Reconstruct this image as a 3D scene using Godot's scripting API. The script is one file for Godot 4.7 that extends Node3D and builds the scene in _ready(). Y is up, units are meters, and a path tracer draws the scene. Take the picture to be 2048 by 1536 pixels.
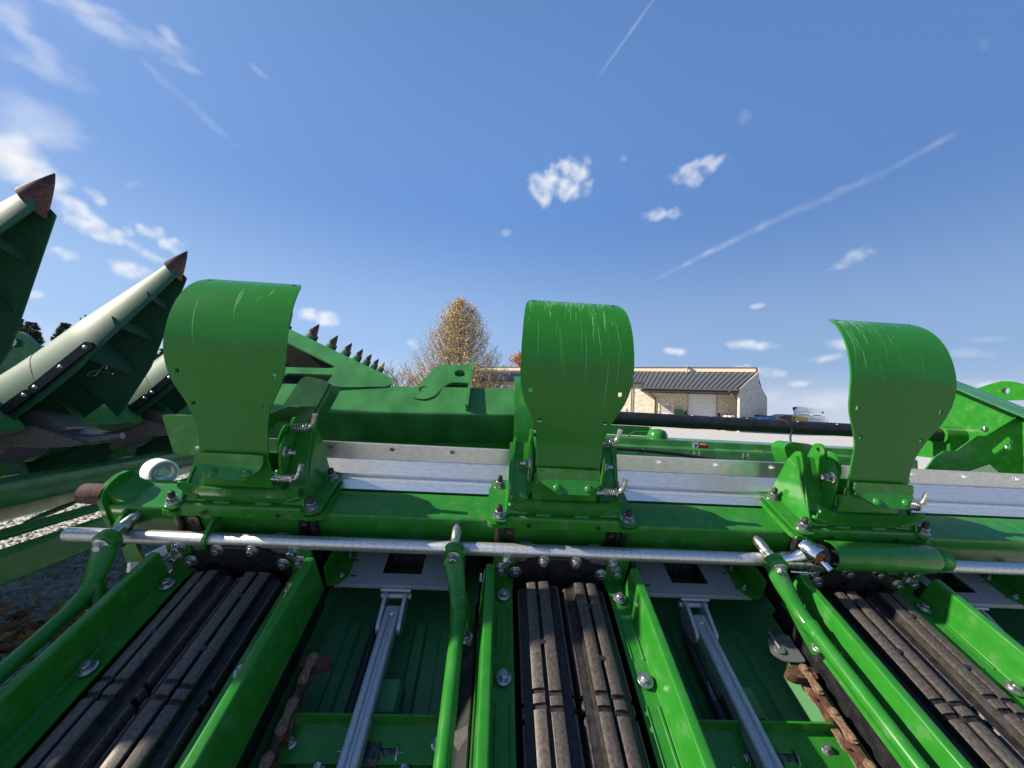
extends Node3D
# Corn header row units seen over the toolbar, a second header with raised snouts to the left, a warehouse yard behind.

const HC := 1.35                      # height of the camera over the gravel
var O := Vector3(0, HC - 0.442, -0.937)   # origin of the sloping deck frame (row bolts)
const TILT := 25.5
var DK := Basis()                     # x across, y away from the deck, z down the deck
var M := {}
var counts := {}
var rng := RandomNumberGenerator.new()

# ------------------------------------------------------------------ mesh builder
class MB:
	var v := PackedVector3Array()
	var n := PackedVector3Array()
	var uv := PackedVector2Array()
	func tri(a: Vector3, b: Vector3, c: Vector3, na: Vector3, nb: Vector3, nc: Vector3, ua := Vector2.ZERO, ub := Vector2.ZERO, uc := Vector2.ZERO) -> void:
		var g := (c - a).cross(b - a)
		if g.length_squared() < 1e-18:
			return
		if g.dot(na + nb + nc) < 0.0:
			v.append(a); v.append(c); v.append(b); n.append(na); n.append(nc); n.append(nb); uv.append(ua); uv.append(uc); uv.append(ub)
		else:
			v.append(a); v.append(b); v.append(c); n.append(na); n.append(nb); n.append(nc); uv.append(ua); uv.append(ub); uv.append(uc)
	func flat(a: Vector3, b: Vector3, c: Vector3, toward: Vector3) -> void:
		var g := (c - a).cross(b - a).normalized()
		if g.dot(toward) < 0.0:
			g = -g
		tri(a, b, c, g, g, g)
	func quad(a: Vector3, b: Vector3, c: Vector3, d: Vector3, toward: Vector3) -> void:
		flat(a, b, c, toward)
		flat(a, c, d, toward)
	func prism(pts_in: PackedVector2Array, z0: float, z1: float, xf := Transform3D(), holes := [], smooth := 40.0) -> void:
		var pts := pts_in.duplicate()
		if Geometry2D.is_polygon_clockwise(pts):
			pts.reverse()
		var outline := pts.duplicate()
		walls(pts, z0, z1, xf, smooth, 1.0)
		for h0 in holes:
			var h: PackedVector2Array = h0.duplicate()
			if Geometry2D.is_polygon_clockwise(h):
				h.reverse()
			walls(h, z0, z1, xf, smooth, -1.0)
			h.reverse()
			var best := 1e9
			var bi := 0
			var bj := 0
			for i in outline.size():
				for j in h.size():
					var q := outline[i].distance_squared_to(h[j])
					if q < best:
						best = q; bi = i; bj = j
			var o2 := PackedVector2Array()
			for i in range(0, bi + 1):
				o2.append(outline[i])
			for j in h.size() + 1:
				o2.append(h[(bj + j) % h.size()])
			var side := (h[bj] - outline[bi]).normalized().orthogonal() * 0.00002
			o2[o2.size() - 1] += side
			o2.append(outline[bi] + side)
			for i in range(bi + 1, outline.size()):
				o2.append(outline[i])
			outline = o2
		var idx := Geometry2D.triangulate_polygon(outline)
		var up := (xf.basis * Vector3(0, 0, 1)).normalized() * signf(z1 - z0)
		for k in range(0, idx.size(), 3):
			var p := [outline[idx[k]], outline[idx[k + 1]], outline[idx[k + 2]]]
			for e in [[z0, -up], [z1, up]]:
				var a: Vector3 = xf * Vector3(p[0].x, p[0].y, e[0])
				var b: Vector3 = xf * Vector3(p[1].x, p[1].y, e[0])
				var c: Vector3 = xf * Vector3(p[2].x, p[2].y, e[0])
				var nn: Vector3 = e[1]
				var g := (c - a).cross(b - a).normalized()
				if g.dot(nn) < 0.0:
					g = -g
				tri(a, b, c, g, g, g, p[0], p[1], p[2])
	func walls(pts: PackedVector2Array, z0: float, z1: float, xf: Transform3D, smooth: float, sgn: float) -> void:
		var m := pts.size()
		var en := PackedVector2Array()
		for i in m:
			var e := pts[(i + 1) % m] - pts[i]
			en.append(Vector2(e.y, -e.x).normalized() * sgn)
		var lim := cos(deg_to_rad(smooth))
		var run := 0.0
		for i in m:
			var j := (i + 1) % m
			var n0 := en[i]
			var n1 := en[i]
			var pv := en[(i + m - 1) % m]
			var nx := en[j]
			if pv.dot(en[i]) > lim:
				n0 = (pv + en[i]).normalized()
			if nx.dot(en[i]) > lim:
				n1 = (nx + en[i]).normalized()
			var N0 := (xf.basis * Vector3(n0.x, n0.y, 0)).normalized()
			var N1 := (xf.basis * Vector3(n1.x, n1.y, 0)).normalized()
			var a := xf * Vector3(pts[i].x, pts[i].y, z0)
			var b := xf * Vector3(pts[j].x, pts[j].y, z0)
			var c := xf * Vector3(pts[j].x, pts[j].y, z1)
			var d := xf * Vector3(pts[i].x, pts[i].y, z1)
			var r2 := run + pts[i].distance_to(pts[j])
			tri(a, b, c, N0, N1, N1, Vector2(run, z0), Vector2(r2, z0), Vector2(r2, z1))
			tri(a, c, d, N0, N1, N0, Vector2(run, z0), Vector2(r2, z1), Vector2(run, z1))
			run = r2
	func lathe(prof: PackedVector2Array, sides: int, xf := Transform3D(), smooth := 40.0) -> void:
		# prof: (radius, height along local y), walked so that the outside is on its right-hand side going up
		var m := prof.size()
		var en := PackedVector2Array()
		for i in m - 1:
			var e := prof[i + 1] - prof[i]
			en.append(Vector2(e.y, -e.x).normalized())
		var lim := cos(deg_to_rad(smooth))
		for i in m - 1:
			var n0 := en[i]
			var n1 := en[i]
			if i > 0 and en[i - 1].dot(en[i]) > lim:
				n0 = (en[i - 1] + en[i]).normalized()
			if i < m - 2 and en[i + 1].dot(en[i]) > lim:
				n1 = (en[i + 1] + en[i]).normalized()
			for k in sides:
				var t0 := TAU * k / sides
				var t1 := TAU * (k + 1) / sides
				var d0 := Vector3(cos(t0), 0, sin(t0))
				var d1 := Vector3(cos(t1), 0, sin(t1))
				var a := xf * (d0 * prof[i].x + Vector3(0, prof[i].y, 0))
				var b := xf * (d1 * prof[i].x + Vector3(0, prof[i].y, 0))
				var c := xf * (d1 * prof[i + 1].x + Vector3(0, prof[i + 1].y, 0))
				var d := xf * (d0 * prof[i + 1].x + Vector3(0, prof[i + 1].y, 0))
				var na := (xf.basis * (d0 * n0.x + Vector3(0, n0.y, 0))).normalized()
				var nb := (xf.basis * (d1 * n0.x + Vector3(0, n0.y, 0))).normalized()
				var nc := (xf.basis * (d1 * n1.x + Vector3(0, n1.y, 0))).normalized()
				var nd := (xf.basis * (d0 * n1.x + Vector3(0, n1.y, 0))).normalized()
				tri(a, b, c, na, nb, nc)
				tri(a, c, d, na, nc, nd)
	func tube(path: PackedVector3Array, radii, sides := 14, caps := true, squash := 1.0) -> void:
		var m := path.size()
		var rings := []
		var norms := []
		var t := (path[1] - path[0]).normalized()
		var s := t.cross(Vector3.UP)
		if s.length() < 0.1:
			s = t.cross(Vector3.RIGHT)
		s = s.normalized()
		for i in m:
			var tn := t
			if i == 0:
				tn = (path[1] - path[0]).normalized()
			elif i == m - 1:
				tn = (path[i] - path[i - 1]).normalized()
			else:
				tn = ((path[i + 1] - path[i]).normalized() + (path[i] - path[i - 1]).normalized()).normalized()
			s = (s - tn * s.dot(tn)).normalized()
			var w := tn.cross(s)
			var r: float = radii[i] if typeof(radii) != TYPE_FLOAT else radii
			var ring := PackedVector3Array()
			var nr := PackedVector3Array()
			for k in sides:
				var a := TAU * k / sides
				ring.append(path[i] + s * cos(a) * r + w * sin(a) * r * squash)
				nr.append((s * cos(a) * squash + w * sin(a)).normalized())
			rings.append(ring)
			norms.append(nr)
			t = tn
		for i in m - 1:
			for k in sides:
				var k2 := (k + 1) % sides
				tri(rings[i][k], rings[i][k2], rings[i + 1][k2], norms[i][k], norms[i][k2], norms[i + 1][k2])
				tri(rings[i][k], rings[i + 1][k2], rings[i + 1][k], norms[i][k], norms[i + 1][k2], norms[i + 1][k])
		if caps:
			for e in [[0, (path[0] - path[1]).normalized()], [m - 1, (path[m - 1] - path[m - 2]).normalized()]]:
				var rg: PackedVector3Array = rings[e[0]]
				for k in sides:
					flat(path[e[0]], rg[k], rg[(k + 1) % sides], e[1])
	func box(c: Vector3, size: Vector3, bev := 0.0, xf := Transform3D()) -> void:
		var h := size * 0.5
		var ax := [Vector3.RIGHT, Vector3.UP, Vector3.BACK]
		var hs := [h.x, h.y, h.z]
		for i in 3:
			var j := (i + 1) % 3
			var k := (i + 2) % 3
			for s in [-1.0, 1.0]:
				var q := []
				for f in [[-1, -1], [1, -1], [1, 1], [-1, 1]]:
					q.append(xf * (c + ax[i] * hs[i] * s + ax[j] * (hs[j] - bev) * f[0] + ax[k] * (hs[k] - bev) * f[1]))
				quad(q[0], q[1], q[2], q[3], xf.basis * (ax[i] * s))
			if bev > 0.0:
				for s in [-1.0, 1.0]:
					for u in [-1.0, 1.0]:
						var p := []
						for e in [-1.0, 1.0]:
							p.append(xf * (c + ax[i] * (hs[i] - bev) * e + ax[j] * hs[j] * s + ax[k] * (hs[k] - bev) * u))
						for e in [1.0, -1.0]:
							p.append(xf * (c + ax[i] * (hs[i] - bev) * e + ax[j] * (hs[j] - bev) * s + ax[k] * hs[k] * u))
						quad(p[0], p[1], p[2], p[3], xf.basis * (ax[j] * s + ax[k] * u))
		if bev > 0.0:
			for a in [-1.0, 1.0]:
				for b in [-1.0, 1.0]:
					for d in [-1.0, 1.0]:
						var w := Vector3(a, b, d)
						flat(xf * (c + Vector3(h.x, h.y - bev, h.z - bev) * w), xf * (c + Vector3(h.x - bev, h.y, h.z - bev) * w), xf * (c + Vector3(h.x - bev, h.y - bev, h.z) * w), xf.basis * w)
	func mesh() -> ArrayMesh:
		var a := []
		a.resize(Mesh.ARRAY_MAX)
		a[Mesh.ARRAY_VERTEX] = v
		a[Mesh.ARRAY_NORMAL] = n
		a[Mesh.ARRAY_TEX_UV] = uv
		var m := ArrayMesh.new()
		m.add_surface_from_arrays(Mesh.PRIMITIVE_TRIANGLES, a)
		return m

# ------------------------------------------------------------------ 2D helpers
func V2(a: Array) -> PackedVector2Array:
	var r := PackedVector2Array()
	for i in range(0, a.size(), 2):
		r.append(Vector2(a[i], a[i + 1]))
	return r
func V3(a: Array) -> PackedVector3Array:
	var r := PackedVector3Array()
	for i in range(0, a.size(), 3):
		r.append(Vector3(a[i], a[i + 1], a[i + 2]))
	return r
func fillet(p: PackedVector2Array, r: float, closed := false, steps := 3) -> PackedVector2Array:
	var o := PackedVector2Array()
	var m := p.size()
	for i in m:
		if not closed and (i == 0 or i == m - 1):
			o.append(p[i])
			continue
		var a := p[(i + m - 1) % m]
		var c := p[(i + 1) % m]
		var d0 := a - p[i]
		var d1 := c - p[i]
		var q: float = min(r, min(d0.length(), d1.length()) * 0.45)
		var s := p[i] + d0.normalized() * q
		var e := p[i] + d1.normalized() * q
		for k in steps + 1:
			var t := float(k) / steps
			o.append(s.lerp(p[i], t).lerp(p[i].lerp(e, t), t))
	return o
func thick(p: PackedVector2Array, t: float) -> PackedVector2Array:
	# closed outline of a bent sheet: the polyline and its copy set off by t to the left
	var o := p.duplicate()
	var back := PackedVector2Array()
	for i in p.size():
		var d := Vector2.ZERO
		if i > 0:
			d += (p[i] - p[i - 1]).normalized()
		if i < p.size() - 1:
			d += (p[i + 1] - p[i]).normalized()
		d = d.normalized()
		var s := 1.0
		if i > 0:
			s = 1.0 / max(0.5, Vector2(-d.y, d.x).dot(Vector2(-(p[i] - p[i - 1]).normalized().y, (p[i] - p[i - 1]).normalized().x)))
		back.append(p[i] + Vector2(-d.y, d.x) * t * s)
	back.reverse()
	o.append_array(back)
	return o
func circ(x: float, y: float, r: float, k := 14) -> PackedVector2Array:
	var o := PackedVector2Array()
	for i in k:
		o.append(Vector2(x + r * cos(TAU * i / k), y + r * sin(TAU * i / k)))
	return o
func rect(x0: float, y0: float, x1: float, y1: float) -> PackedVector2Array:
	return V2([x0, y0, x1, y0, x1, y1, x0, y1])
func basis_cols(a: Vector3, b: Vector3, c: Vector3, o := Vector3.ZERO) -> Transform3D:
	return Transform3D(Basis(a, b, c), o)

# ------------------------------------------------------------------ node helpers
func numbered(called: String, parent: Node) -> String:
	var key := str(parent.get_instance_id()) + called
	var k: int = counts.get(key, 0)
	counts[key] = k + 1
	return called if k == 0 else "%s_%03d" % [called, k]
func part(called: String, mesh, mat: Material, parent: Node, xf := Transform3D()) -> MeshInstance3D:
	var o := MeshInstance3D.new()
	o.mesh = mesh.mesh() if mesh is MB else mesh
	o.material_override = mat
	o.name = numbered(called, parent)
	o.transform = xf
	o.cast_shadow = GeometryInstance3D.SHADOW_CASTING_SETTING_ON
	parent.add_child(o, true)
	return o
func thing(called: String, label: String, category: String, at := Vector3.ZERO, group := "") -> Node3D:
	var o := Node3D.new()
	o.name = numbered(called, self)
	o.position = at
	o.set_meta("label", label)
	o.set_meta("category", category)
	if group != "":
		o.set_meta("group", group)
	add_child(o, true)
	return o
func struct(o: Node) -> void:
	o.set_meta("kind", "structure")

# ------------------------------------------------------------------ materials
func lin(r: float, g: float, b: float) -> Color:
	return Color(r, g, b).linear_to_srgb()
func noise_tex(freq: float, a: Color, b: Color, seed_no: int, oct := 4, size := 512, lo := 0.3, hi := 0.7) -> NoiseTexture2D:
	var f := FastNoiseLite.new()
	f.seed = seed_no
	f.frequency = freq
	f.fractal_octaves = oct
	var t := NoiseTexture2D.new()
	t.width = size; t.height = size; t.seamless = true; t.noise = f
	var g := Gradient.new()
	g.offsets = PackedFloat32Array([lo, hi]); g.colors = PackedColorArray([a, b])
	t.color_ramp = g
	return t
func bump_tex(freq: float, strength: float, seed_no: int, oct := 4, size := 512) -> NoiseTexture2D:
	var f := FastNoiseLite.new()
	f.seed = seed_no
	f.frequency = freq
	f.fractal_octaves = oct
	var t := NoiseTexture2D.new()
	t.width = size; t.height = size; t.seamless = true; t.noise = f; t.as_normal_map = true; t.bump_strength = strength
	return t
func mat(c: Color, rough: float, metal := 0.0) -> StandardMaterial3D:
	var m := StandardMaterial3D.new()
	m.albedo_color = c
	m.roughness = rough
	m.metallic = metal
	return m
func tri_mat(m: StandardMaterial3D, scale: float, tex: Texture2D, bump: Texture2D = null, bs := 1.0, rough_tex: Texture2D = null) -> StandardMaterial3D:
	m.uv1_triplanar = true
	m.uv1_world_triplanar = true
	m.uv1_scale = Vector3.ONE * scale
	if tex:
		m.albedo_texture = tex
	if bump:
		m.normal_enabled = true
		m.normal_texture = bump
		m.normal_scale = bs
	if rough_tex:
		m.roughness_texture = rough_tex
	return m

func materials() -> void:
	var soft := noise_tex(0.006, Color(0.86, 0.86, 0.84), Color(1, 1, 1), 3, 5)
	var peel := bump_tex(0.03, 1.0, 11, 2)
	var rgh := noise_tex(0.012, Color(0.7, 0.7, 0.7), Color(1, 1, 1), 21, 5)
	var dust := noise_tex(0.010, lin(0.0185, 0.150, 0.0150), lin(0.046, 0.165, 0.036), 61, 6, 1024, 0.0, 1.0)
	dust.color_ramp.offsets = PackedFloat32Array([0.30, 0.48, 0.62, 0.74, 0.80])
	dust.color_ramp.colors = PackedColorArray([lin(0.0185, 0.150, 0.0150), lin(0.021, 0.166, 0.017), lin(0.022, 0.168, 0.018), lin(0.036, 0.172, 0.029), lin(0.060, 0.178, 0.048)])
	var g := mat(Color.WHITE, 0.24)
	g.metallic_specular = 0.42
	tri_mat(g, 2.1, dust, peel, 0.10, rgh)
	M.green = g
	var gs := g.duplicate()
	gs.albedo_color = lin(0.052, 0.205, 0.058)
	gs.albedo_texture = soft
	M.green_frame = gs
	var gp := mat(lin(0.038, 0.170, 0.058), 0.42)
	tri_mat(gp, 1.3, soft, peel, 0.2)
	M.green_pan = gp
	var gn := mat(lin(0.026, 0.108, 0.062), 0.5)
	tri_mat(gn, 4.0, noise_tex(0.06, Color(0.82, 0.82, 0.8), Color(1, 1, 1), 5, 4), bump_tex(0.12, 2.0, 9, 3), 0.5)
	gn.metallic_specular = 0.3
	M.snout = gn
	M.zinc = tri_mat(mat(lin(0.55, 0.56, 0.55), 0.36, 0.9), 8.0, noise_tex(0.02, Color(0.7, 0.7, 0.68), Color(1, 1, 1), 6, 4), null, 1.0, rgh)
	M.chrome = mat(lin(0.75, 0.75, 0.75), 0.16, 1.0)
	var galv := mat(lin(0.68, 0.68, 0.68), 0.32, 0.76)
	tri_mat(galv, 1.0, noise_tex(0.03, Color(0.94, 0.935, 0.92), Color(1, 1, 1), 7, 5))
	galv.uv1_scale = Vector3(2.0, 9.0, 9.0)
	M.galv = galv
	M.alu = tri_mat(mat(lin(0.46, 0.47, 0.50), 0.5, 0.5), 5.0, noise_tex(0.04, Color(0.90, 0.90, 0.91), Color(1, 1, 1), 8, 6), bump_tex(0.1, 2.0, 14, 3), 0.07)
	M.rod = tri_mat(mat(lin(0.60, 0.61, 0.61), 0.36, 0.75), 3.0, noise_tex(0.05, Color(0.80, 0.79, 0.77), Color(1, 1, 1), 18, 6, 512, 0.25, 0.5), bump_tex(0.08, 1.0, 14, 3), 0.08)
	M.rod.uv1_scale = Vector3(3.0, 16.0, 16.0)
	M.black = tri_mat(mat(lin(0.014, 0.014, 0.017), 0.5), 3.0, noise_tex(0.02, Color(0.6, 0.6, 0.6), Color(1, 1, 1), 24, 4), bump_tex(0.06, 1.5, 15, 3), 0.25)
	M.casting = tri_mat(mat(lin(0.085, 0.087, 0.095), 0.45, 0.4), 5.0, noise_tex(0.03, Color(0.5, 0.48, 0.45), Color(1, 1, 1), 25, 5), bump_tex(0.06, 3.0, 16, 4), 0.5)
	M.worn = tri_mat(mat(lin(0.102, 0.090, 0.080), 0.5, 0.25), 3.0, noise_tex(0.04, Color(0.72, 0.68, 0.64), Color(1, 1, 1), 26, 5), bump_tex(0.09, 2.0, 17, 4), 0.2)
	M.worn.uv1_scale = Vector3(6.0, 6.0, 6.0)
	M.roll = tri_mat(mat(lin(0.030, 0.027, 0.026), 0.5, 0.2), 3.0, noise_tex(0.03, Color(0.55, 0.5, 0.46), Color(1, 1, 1), 27, 5), bump_tex(0.09, 2.0, 17, 4), 0.3)
	M.rust = tri_mat(mat(Color.WHITE, 0.85), 9.0, noise_tex(0.02, lin(0.045, 0.020, 0.013), lin(0.12, 0.052, 0.03), 28, 5), bump_tex(0.05, 4.0, 19, 4), 0.8)
	M.chain = tri_mat(mat(Color.WHITE, 0.7, 0.2), 14.0, noise_tex(0.03, lin(0.15, 0.075, 0.04), lin(0.33, 0.22, 0.15), 29, 4), bump_tex(0.05, 4.0, 19, 4), 0.7)
	M.bore = tri_mat(mat(Color.WHITE, 0.8), 12.0, noise_tex(0.03, lin(0.13, 0.035, 0.015), lin(0.30, 0.10, 0.04), 30, 4))
	M.white = mat(lin(0.75, 0.75, 0.74), 0.5)
	M.grey_casting = tri_mat(mat(lin(0.22, 0.22, 0.23), 0.42, 0.45), 5.0, noise_tex(0.03, Color(0.75, 0.73, 0.7), Color(1, 1, 1), 35, 4), bump_tex(0.03, 2.0, 36, 3), 0.25)
	M.rubber = mat(lin(0.012, 0.012, 0.012), 0.6)
	M.steel_tip = tri_mat(mat(Color.WHITE, 0.5, 0.4), 7.0, noise_tex(0.02, lin(0.05, 0.026, 0.02), lin(0.15, 0.058, 0.038), 31, 5), bump_tex(0.04, 2.0, 20, 4), 0.5)

# ------------------------------------------------------------------ sky
func dir_of(az: float, el: float) -> Vector3:
	var a := deg_to_rad(az)
	var e := deg_to_rad(el)
	return Vector3(sin(a) * cos(e), sin(e), -cos(a) * cos(e))
func sky_picture(sun: Vector3) -> ImageTexture:
	var W := 3072
	var H := 1536
	var cloud := PackedFloat32Array()
	cloud.resize(W * H)
	var tone := PackedFloat32Array()
	tone.resize(W * H)
	var f := FastNoiseLite.new()
	f.seed = 77; f.frequency = 1.0; f.fractal_octaves = 5; f.fractal_gain = 0.46
	# azimuth, elevation, half width, half height (degrees), turn, density, ragged, grain
	var list := [
		[-51.5,19.4,2.71,2.13,-16,0.95,1.1,1.4,1.0], [-49.2,18.2,2.71,1.51,-30,0.90,1.3,2.0,1.0], [-47.0,16.4,2.20,1.22,-28,0.85,1.4,2.3,1.0], [-50.3,19.0,1.83,1.31,-20,0.70,1.3,2.2,1.0], [-41.9,16.5,1.03,0.93,-22,0.90,1.4,2.7,1.0],
		[-40.0,15.8,0.99,1.27,-59,0.80,1.5,2.7,1.0], [-43.0,12.3,1.73,1.03,-9,0.95,1.0,2.2,1.0], [-47.6,12.4,1.16,0.66,4,0.75,1.4,2.7,1.0], [-46.3,18.5,0.94,0.66,-28,0.80,1.5,2.7,1.0], [-42.5,14.6,2.21,0.62,-24,0.60,1.7,2.3,1.0],
		[-45.0,15.2,1.12,0.79,-9,0.85,1.3,2.7,1.0], [-43.6,16.1,0.59,0.68,20,0.70,1.5,2.7,1.0], [-49.1,8.2,0.71,0.37,15,0.40,1.4,2.7,1.0], [-43.7,20.6,0.75,0.47,24,0.30,1.4,2.7,1.0], [-52.7,30.0,1.54,1.94,-23,0.80,1.0,1.3,1.0],
		[-50.7,28.2,3.03,1.48,-7,0.38,1.4,1.3,1.8], [-46.2,32.8,5.04,1.44,6,0.33,1.4,1.2,2.2], [-42.1,34.5,1.21,0.74,-18,0.50,1.4,2.0,1.0], [-50.7,23.4,3.77,2.53,3,0.30,1.4,0.9,1.6], [-49.1,22.1,3.46,1.03,29,0.25,1.3,1.3,1.6],
		[-38.9,29.3,5.24,0.51,-27,0.12,1.1,1.8,2.0], [-48.4,33.4,3.36,0.54,21,0.35,1.4,1.4,2.0], [6.8,30.5,3.36,2.17,14,0.72,1.6,2.3,1.0], [9.7,32.1,2.46,2.89,42,0.70,1.6,2.3,1.0], [5.6,30.9,2.23,1.52,1,0.55,1.4,2.5,1.0],
		[27.3,30.9,3.15,1.52,16,0.50,1.7,2.2,1.3], [23.2,26.6,2.14,0.96,-2,0.50,1.7,2.7,1.0], [43.8,18.4,2.22,0.87,12,0.42,1.7,2.2,1.4], [0.1,24.9,0.97,0.51,4,0.22,1.3,2.7,1.0], [33.0,35.0,0.82,0.77,36,0.12,1.4,2.7,1.0],
		[53.8,33.7,0.41,0.57,28,0.10,1.3,2.7,1.0], [17.7,33.5,0.60,0.43,-6,0.15,1.3,2.7,1.0], [-33.9,35.4,0.94,0.30,-19,0.14,1.2,2.7,1.0], [-24.3,10.7,3.04,1.18,-5,0.80,1.1,2.3,1.0], [-12.3,8.3,0.97,0.85,5,0.45,1.2,2.7,1.0],
		[34.4,9.5,2.89,0.75,-5,0.85,0.8,2.3,1.0], [25.3,8.9,2.27,0.54,-5,0.60,1.2,2.7,1.0], [43.0,9.1,1.90,0.79,-4,0.75,0.9,2.3,1.0], [41.6,7.6,1.79,0.58,8,0.80,0.9,2.3,1.0], [36.3,6.0,1.75,0.80,-5,0.80,0.9,2.3,1.0],
		[33.4,6.7,1.31,0.51,-1,0.60,1.1,2.7,1.0], [39.3,4.7,1.24,0.47,8,0.75,0.9,2.7,1.0], [52.9,7.5,1.83,0.66,-4,0.40,1.3,2.2,1.0], [53.8,8.7,1.17,0.37,-6,0.25,1.3,2.2,1.0], [54.3,4.5,1.44,0.46,7,0.60,1.1,2.3,1.0],
		[34.9,14.3,0.93,0.37,4,0.40,1.1,2.7,1.0], [-38.8,12.1,0.68,0.38,14,0.50,1.1,2.7,1.0], [42.1,2.9,11.63,1.49,-1,0.34,0.7,1.1,2.5], [51.2,4.3,6.57,1.08,-3,0.30,0.7,1.1,2.5], [-20.3,2.7,12.52,1.78,4,0.22,0.7,1.1,2.5],
		[59.5,11.3,2.72,0.80,-12,0.50,1.1,1.4,1.0], [63.4,6.1,2.87,0.80,-5,0.60,1.1,1.4,1.0], [-57.0,7.2,3.91,1.89,-2,0.80,1.0,0.9,1.0], [-57.2,-0.5,4.59,1.12,5,0.70,1.0,1.3,1.0], [14.9,43.2,2.64,0.17,47,0.22,0.5,2.2,1.6],
		[17.5,45.1,2.44,0.17,45,0.22,0.5,2.2,1.6], [20.0,46.8,2.26,0.18,43,0.22,0.5,2.2,1.6], [25.0,19.7,2.93,0.36,24,0.13,0.7,2.2,1.6], [27.9,20.9,2.77,0.42,23,0.19,0.7,2.2,1.6], [30.7,22.0,2.61,0.47,21,0.24,0.7,2.2,1.6],
		[33.4,22.9,2.45,0.51,20,0.17,0.7,2.2,1.6], [36.0,23.8,2.30,0.55,19,0.14,0.7,2.2,1.6], [38.3,24.4,1.89,0.58,15,0.11,0.8,2.2,1.6], [40.3,24.9,1.78,0.58,14,0.16,0.8,2.2,1.6], [42.3,25.3,1.68,0.59,13,0.20,0.8,2.2,1.6],
		[44.2,25.7,1.59,0.59,12,0.14,0.8,2.2,1.6], [45.9,26.0,1.50,0.59,11,0.11,0.8,2.2,1.6], [47.7,26.5,1.68,0.36,19,0.11,0.8,2.2,1.6], [49.5,27.0,1.57,0.38,18,0.11,0.8,2.2,1.6], [51.2,27.5,1.46,0.39,17,0.11,0.8,2.2,1.6],
	]
	var no := 0
	for c in list:
		no += 1
		var cd := dir_of(c[0], c[1])
		var tx := Vector3(cos(deg_to_rad(c[0])), 0, sin(deg_to_rad(c[0])))
		var ty := tx.cross(cd).normalized()
		if ty.y < 0:
			ty = -ty
		var rt := deg_to_rad(c[4])
		var ex := tx * cos(rt) + ty * sin(rt)
		var ey := -tx * sin(rt) + ty * cos(rt)
		var R: float = max(c[2], c[3]) * 1.5
		var j0 := int(clamp((90.0 - c[1] - R) / 180.0 * H, 0, H / 2))
		var j1 := int(clamp((90.0 - c[1] + R) / 180.0 * H, 0, H / 2))
		var wr: float = min(180.0, R / max(0.2, cos(deg_to_rad(c[1]))))
		var i0 := int((c[0] - wr) / 360.0 * W)
		var i1 := int((c[0] + wr) / 360.0 * W)
		var sx: float = deg_to_rad(c[2])
		var sy: float = deg_to_rad(c[3])
		for j in range(j0, j1):
			var el := PI / 2 - (j + 0.5) / H * PI
			var ce := cos(el)
			var se := sin(el)
			for ii in range(i0, i1):
				var i := posmod(ii, W)
				var az := (i + 0.5) / W * TAU
				var d := Vector3(sin(az) * ce, se, -cos(az) * ce)
				var a := d.dot(ex) / sx
				var b := d.dot(ey) / sy
				var r2 := a * a + b * b
				if r2 > 2.0 or d.dot(cd) < 0.0:
					continue
				var g: float = c[7]
				var nz := f.get_noise_3d(d.dot(ex) * g * 10.0 + no * 7.3, d.dot(ey) * g * 10.0 * c[8], no * 3.1) * 1.05
				var q: float = (1.0 - r2) + nz * c[6]
				var al: float = smoothstep(-0.15, 1.75, q) * c[5]
				var k := j * W + i
				cloud[k] = 1.0 - (1.0 - cloud[k]) * (1.0 - al)
				tone[k] = clamp(0.97 + b * 0.06 + nz * 0.12, 0.75, 1.02)
	var data := PackedByteArray()
	data.resize(W * H * 3)
	var top := Vector3(0.072, 0.160, 0.370)
	var mid := Vector3(0.136, 0.284, 0.630)
	var low := Vector3(0.33, 0.51, 0.80)
	var hor := Vector3(0.640, 0.730, 0.860)
	for j in H:
		var el := PI / 2 - (j + 0.5) / H * PI
		var ce := cos(el)
		var se := sin(el)
		var e := rad_to_deg(el)
		var c0 := hor
		if e > 0:
			if e < 8:
				c0 = hor.lerp(low, smoothstep(0, 8, e))
			elif e < 28:
				c0 = low.lerp(mid, smoothstep(6, 28, e))
			else:
				c0 = mid.lerp(top, smoothstep(24, 75, e))
		else:
			c0 = hor.lerp(Vector3(0.33, 0.32, 0.30), smoothstep(0, 6, -e))
		for i in W:
			var az := (i + 0.5) / W * TAU
			var cs := sin(az) * ce * sun.x + se * sun.y - cos(az) * ce * sun.z
			var c := c0
			if e > 0:
				var gl: float = 0.26 * pow(max(0.0, cs), 6.0) + 0.05 * max(0.0, cs) + 0.5 * pow(max(0.0, cs), 60.0)
				c = c + Vector3(0.75, 0.85, 0.95) * gl
				if cs < 0.3:
					c *= 1.0 - 0.16 * smoothstep(0.3, -0.5, cs)
			var k := j * W + i
			var al := cloud[k]
			if al > 0.003:
				var t := tone[k]
				c = c.lerp(Vector3(t * 0.93, t * 0.94, t * 0.96), al)
			var q := Color(min(c.x, 1.0), min(c.y, 1.0), min(c.z, 1.0)).linear_to_srgb()
			data[k * 3] = int(q.r * 255.0)
			data[k * 3 + 1] = int(q.g * 255.0)
			data[k * 3 + 2] = int(q.b * 255.0)
	return ImageTexture.create_from_image(Image.create_from_data(W, H, false, Image.FORMAT_RGB8, data))

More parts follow.
